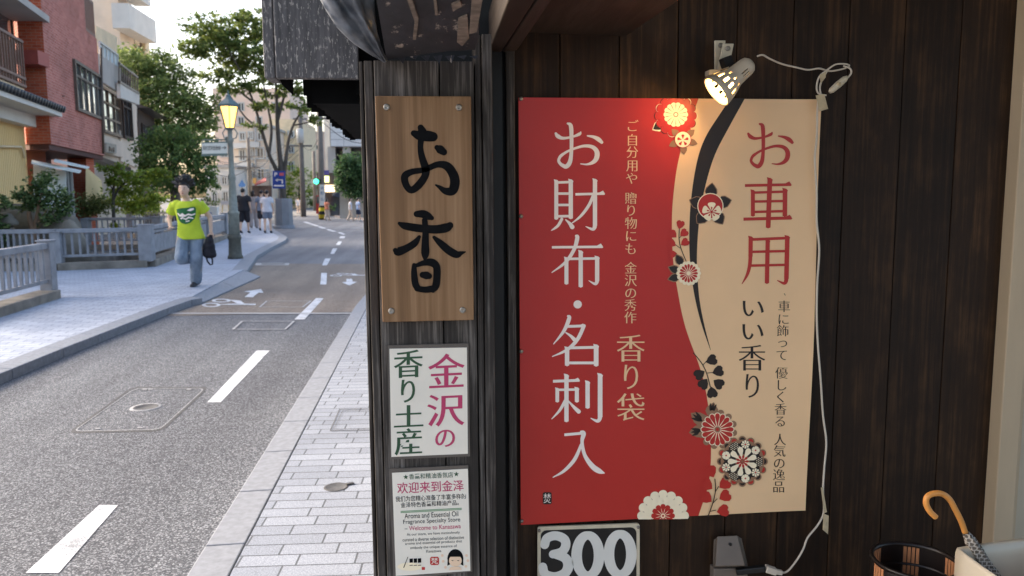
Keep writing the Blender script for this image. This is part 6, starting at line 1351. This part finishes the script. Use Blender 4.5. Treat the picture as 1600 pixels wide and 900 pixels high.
def figure(label, base, J, heads, mats, voxel, heading=0, scale=1.0, sleeve=.5, legs='shorts', legcut=.5, shirt_len=.0, shirt_r=1.0, hair='short', group=None, extra=None, hands=True):
    """J: joints in metres, the person facing -y; heading turns them about z"""
    base = Vector(base); ch_, sh__ = math.cos(heading), math.sin(heading)
    T = lambda p: base+Vector((p[0]*ch_-p[1]*sh__, p[0]*sh__+p[1]*ch_, p[2]))*scale
    def tr(mb): mb.v = [T(v) for v in mb.v]; return mb
    V = lambda k: Vector(J[k])
    hd = V('head'); b = MB()
    b.ell(hd, (.074, .092, .112), 0, 16, 12); b.ell(hd+Vector((0, -.022, -.062)), (.052, .058, .052), 0, 12, 8)
    b.ell(hd+Vector((0, -.094, -.012)), (.012, .018, .022), 0, 8, 6)
    for s in (-1, 1): b.ell(hd+Vector((s*.076, .004, -.01)), (.010, .020, .030), 0, 8, 6)
    chain(b, [hd+Vector((0, .015, -.07)), V('neck'), (V('shl')+V('shr'))/2], [.050, .052, .07])
    ch1 = (V('shl')+V('shr'))/2; pv = (V('hpl')+V('hpr'))/2
    for t, rx, ry in ((.12, .155, .10), (.35, .150, .105), (.6, .130, .098), (.85, .142, .105), (1.0, .145, .11)): p = ch1.lerp(pv, t); b.ell(p, (rx, ry, .10), 0, 14, 8)
    for s in 'lr':
        chain(b, [V('sh'+s), V('el'+s), V('wr'+s)], [.052, .040, .026]); 
        if hands: hand(b, V('wr'+s), V('hd'+s)-V('wr'+s), Vector((1 if s == 'l' else -1, -.6, 0)))
        chain(b, [V('hp'+s), V('kn'+s), V('an'+s)], [.080, .055, .038])
        f = V('an'+s); d = Vector(J.get('ft'+s, (0, -1, -.1))); d.normalize(); b.tube([f-d*.04+Vector((0, 0, -.03)), f+d*.06+Vector((0, 0, -.045)), f+d*.15+Vector((0, 0, -.055))], [.036, .036, .026], 8)
    body = tr(b).build('person', mats['skin'], remesh=voxel*scale, base=base); tag(body, label, 'person', group)
    # shirt
    c = MB(); r = shirt_r
    top = V('neck')+Vector((0, 0, -.055))
    end = 1.0+shirt_len; rg = []
    for t, rx, ry in ((end, .205, .150), (.9, .188, .136), (.72, .166, .124), (.5, .160, .124), (.3, .172, .126), (.14, .176, .118), (.03, .168, .100), (-.03, .135, .082), (-.07, .085, .066)):
        p = ch1.lerp(pv, t); rg.append((p, rx*r, ry*r))
    loft(c, rg, 24, .025)
    for s in 'lr':
        a, e = V('sh'+s), V('el'+s); w_ = V('wr'+s)
        if sleeve <= 1: q = a.lerp(e, sleeve+.08); a2 = a.lerp(ch1, .22)+Vector((0, 0, -.018)); chain(c, [a2, a.lerp(q, .3)+Vector((0, 0, -.008))], [.080*r, .074*r]); c.tube([a+Vector((0, 0, -.008)), a.lerp(q, .5), q], [.073*r, .074*r, .082*r], 12)
        else: chain(c, [a, e, e.lerp(w_, sleeve-1)], [.074*r, .060*r, .05*r])
    shirt = tr(c).build('shirt', mats['shirt'], body, remesh=voxel*scale)
    # trousers or shorts
    t_ = MB()
    loft(t_, [(pv+Vector((0, .01, -.11)), .10, .08), (pv+Vector((0, .01, -.06)), .162, .124), (pv+Vector((0, 0, .02)), .165, .125), (pv+Vector((0, 0, .12)), .150, .115)], 20)
    for s in 'lr':
        h, k, a = V('hp'+s), V('kn'+s), V('an'+s)
        if legs == 'long': chain(t_, [h, k, k.lerp(a, .96)], [.108, .098, .094])
        else: chain(t_, [h, h.lerp(k, legcut*2)], [.108, .104])
    tr(t_).build('trousers' if legs == 'long' else 'shorts', mats['legs'], body, remesh=voxel*scale)
    for s in 'lr':
        f = V('an'+s); d = Vector(J.get('ft'+s, (0, -1, -.1))); d.normalize(); m = MB(); up = Vector((0, 0, 1))-d*d.z; up.normalize()
        m.tube([f-d*.055-up*.035, f+d*.0-up*.028, f+d*.07-up*.045, f+d*.15-up*.058, f+d*.19-up*.06], [.040, .050, .046, .040, .024], 10)
        tr(m).build('shoe', mats['shoe'], body, remesh=voxel*scale*.8)
    hb = MB(); hb.ell(hd+Vector((0, .028, .036)), (.083, .088, .092), 0, 14, 10); hb.ell(hd+Vector((0, -.02, .085)), (.066, .065, .035), 0, 12, 8)
    if hair == 'long': hb.ell(hd+Vector((0, .05, -.04)), (.085, .06, .14), 0, 12, 8)
    if hair == 'puffy':
        rr = random.Random(3)
        for _ in range(120):
            t, ph = rr.uniform(0, 2*PI), rr.uniform(0, 1.6); d = Vector((math.sin(ph)*math.cos(t), math.sin(ph)*math.sin(t)+.15, math.cos(ph))); d.normalize()
            if d.y < -.25 and d.z < .62: continue
            q = hd+Vector((d.x*.085, .030+d.y*.085, .045+d.z*.09)); d2 = (d+Vector((rr.gauss(.1, .25), rr.gauss(0, .25), rr.gauss(.15, .2)))).normalized()
            hb.tube([q, q+d2*.035, q+d2*rr.uniform(.075, .125)], [.030, .024, .009], 6)
    tr(hb).build('hair', mats['hair'], body, remesh=voxel*scale*.8, smooth=1)
    return body, shirt, T
def walk(st=.16, arm=.12, lean=0, w=1.0):
    return dict(head=(0, -.01, 1.565), neck=(0, .01, 1.43), shl=(-.165*w, 0, 1.365), shr=(.165*w, 0, 1.365), ell=(-.215*w, arm*.4, 1.09), elr=(.215*w, -arm*.1, 1.09), wrl=(-.235*w, arm*.1, .86), wrr=(.235*w, -arm*1.1, .87), hdl=(-.235*w, arm*.1-.02, .70), hdr=(.235*w, -arm*1.1-.05, .72),
                hpl=(-.085*w, 0, .90), hpr=(.085*w, 0, .90), knl=(-.09*w, -st*.55, .49), knr=(.09*w, st*.1, .49), anl=(-.09*w, -st*.9, .09), anr=(.09*w, st*1.0, .11))
# the runner in the lime shirt
kx = 1.80/810; u = lambda x, z, y=0: ((x-290)*kx, y, (850-z)*kx)
JR = dict(head=u(262, 150, -.12), neck=u(268, 212, -.05), shl=u(178, 252, -.02), shr=u(352, 245, -.04), ell=u(122, 360, .10), wrl=u(160, 418, -.14), hdl=u(172, 428, -.28), elr=u(413, 352, .06), wrr=u(424, 452, -.02), hdr=u(426, 490, -.02),
          hpl=u(232, 478, 0), hpr=u(322, 478, 0), knl=u(226, 640, -.20), anl=u(250, 650, .24), ftl=(0, -.25, -1), knr=u(322, 640, -.10), anr=u(290, 812, .06), ftr=(-.15, -1, -.06))
rb0 = G(305, 447.5, ZS); rs = (rb0.y/13.0)
runner, rshirt, TR = figure('person running towards us in lime green t-shirt and faded jeans', (rb0.x, rb0.y, ZS+.0), JR, None, dict(skin=m_skin, shirt=m_lime, legs=m_jean, shoe=m_shoe, hair=m_hair), .011, 0, rs*.985, sleeve=.52, legs='long', shirt_len=.12, shirt_r=1.06, hair='puffy')
hdp = Vector(JR['head'])
def part_on(name, mat, pts_list):
    m = MB()
    for c, r in pts_list: m.ell(TR(c), tuple(a*rs for a in r), 0, 8, 6)
    m.build(name, mat, runner)
part_on('eye', m_hair, [(hdp+Vector((s*.031, -.083, .004)), (.010, .006, .004)) for s in (-1, 1)])
part_on('eyebrow', m_hair, [(hdp+Vector((s*.032, -.088, .028)), (.014, .004, .003)) for s in (-1, 1)])
part_on('mouth', M('lips', (.36, .13, .11), .5, .1), [(hdp+Vector((0, -.082, -.060)), (.020, .008, .006))])
def chestpatch(name, mat, pts, off, n=10):
    x0, x1 = min(p[0] for p in pts), max(p[0] for p in pts); m = MB()
    bm = bmesh.new(); vs = [bm.verts.new(TR(u(x, z, -.35))) for x, z in pts]; bm.faces.new(vs); bmesh.ops.triangulate(bm, faces=bm.faces[:]); 
    for _ in range(3): bmesh.ops.subdivide_edges(bm, edges=bm.edges[:], cuts=1, use_grid_fill=False)
    bm.verts.index_update(); m.add([v.co.copy() for v in bm.verts], [[v.index for v in f.verts] for f in bm.faces]); bm.free()
    o = m.build(name, mat, runner, recalc=False); s = o.modifiers.new('wrap', 'SHRINKWRAP'); s.target = rshirt; s.wrap_method = 'PROJECT'; s.use_project_y = True; s.use_positive_direction = True; s.use_negative_direction = True; s.wrap_mode = 'ABOVE_SURFACE'; s.use_project_x = s.use_project_z = False; s.offset = off
    return o
chestpatch('shirt_print', M('print_green', (.015, .12, .035), .7, .25, 5), [(207, 290), (235, 283), (285, 280), (325, 272), (336, 282), (334, 320), (326, 355), (300, 385), (268, 396), (238, 388), (218, 365), (210, 330)], .006)
for pts in ([(212, 320), (222, 316), (232, 328), (250, 316), (268, 330), (290, 318), (310, 326), (330, 318), (330, 327), (308, 336), (288, 330), (268, 342), (250, 330), (232, 342), (222, 330)], [(232, 352), (250, 342), (268, 356), (290, 340), (318, 350), (318, 358), (290, 352), (270, 366), (250, 354), (236, 362)], [(282, 300), (300, 286), (320, 282), (326, 290), (306, 304), (322, 288), (302, 290)][:5], [(270, 372), (296, 368), (290, 376), (268, 380)]):
    chestpatch('print_lettering', m_pwhite, pts, .012)
bg_ = MB(); cb_ = [u(412, 490, -.02), u(410, 540, -.02), u(408, 600, -.02), u(408, 640, -.02)]
for (x, z, rx, rz) in ((412, 520, 30, 36), (408, 560, 42, 44), (406, 600, 48, 44), (404, 618, 44, 28), (424, 620, 34, 26)): bg_.ell(TR(u(x, z, -.04)), (rx*kx*rs, .075*rs, rz*kx*rs), 0, 14, 8)
bag = bg_.build('backpack', m_bag, remesh=.012, base=TR(u(408, 650))); tag(bag, 'black backpack held low in the hand of the runner', 'backpack')
MB().tube([TR(u(*p, -.05)) for p in ((412, 500), (420, 478), (432, 480), (428, 505))], .014*rs, 8).build('grab_handle', m_bag, bag)
MB().tube([TR(u(*p, -.06)) for p in ((386, 640), (394, 670), (412, 692), (426, 688), (428, 660), (422, 636))], .013*rs, 8).build('strap', m_bag, bag)
# walkers
def col(name, c): return M(name, c, .8, .12, 6)
c_blk, c_wht, c_grey, c_bluegrey, c_navy = col('cloth_black', (.018, .018, .024)), col('cloth_white', (.62, .62, .66)), col('cloth_taupe', (.34, .29, .27)), col('cloth_bluegrey', (.17, .20, .26)), col('cloth_navy', (.03, .04, .075))
c_oran, c_beige, c_lblue = col('cloth_coral', (.52, .18, .11)), col('cloth_beige', (.52, .42, .34)), col('cloth_lightblue', (.36, .46, .66))
def walker(label, px, pyf, pyh, heading, shirt, legs, shoe=m_shoe, w=1.0, st=.14, legkind='shorts', legcut=.42, hair='short', sleeve=.6, voxel=.018, z=ZS, sr=1.0, group='people walking down the street', Y=None):
    b = G(px, pyf, z) if Y is None else P(px, pyf, Y); Hh = (pyf-pyh)/FPX*b.y*1.01; b.z = z
    return figure(label, b, walk(st, .12, 0, w), None, dict(skin=m_skin, shirt=shirt, legs=legs, shoe=shoe, hair=m_hair), voxel, heading, Hh/1.70, sleeve=sleeve, legs=legkind, legcut=legcut, hair=hair, shirt_r=sr, shirt_len=.15, group=group)
walker('person seen from behind in black t-shirt and black shorts on the left pavement', 382.5, 364.5, 297, PI*.96, c_blk, c_blk, w=1.18, sr=1.2, legcut=.5)
walker('person seen from behind in white t-shirt and blue grey shorts beside the planter', 419, 364.5, 299.5, PI, c_wht, c_bluegrey, legcut=.30, sr=1.06)
walker('person in grey top and dark shorts partly hidden behind the white shirted walker', 410.5, 360.5, 299.5, PI*1.03, c_bluegrey, c_blk, legcut=.4)
walker('person with long dark hair in taupe top walking between the black and grey clad walkers', 397, 356.5, 300, PI, c_grey, c_grey, hair='long', legkind='long', sleeve=1.4)
walker('person in dark clothes far ahead between the planter and the slim pole', 454.5, 338, 313, PI, c_navy, c_navy, legkind='long', z=.0, voxel=.025)
walker('person in white shirt far ahead left of the slim pole', 466.5, 334.5, 309, PI, c_wht, c_beige, z=.0, voxel=.025)
walker('person in coral top and wide beige trousers on the right far pavement', 511.5, 344.5, 311, PI*.8, c_oran, c_beige, legkind='long', hair='long', z=.05, voxel=.02)
walker('person in white top and pale trousers under the ivy', 548, 345.5, 310.5, PI*.55, c_wht, c_beige, shoe=m_whitew, legkind='long', hair='long', z=.05, st=.2, voxel=.02)
walker('person in light blue shirt and navy shorts at the edge of the shop post', 560, 345.5, 310, PI*.7, c_lblue, c_navy, shoe=m_whitew, z=.05, voxel=.02)
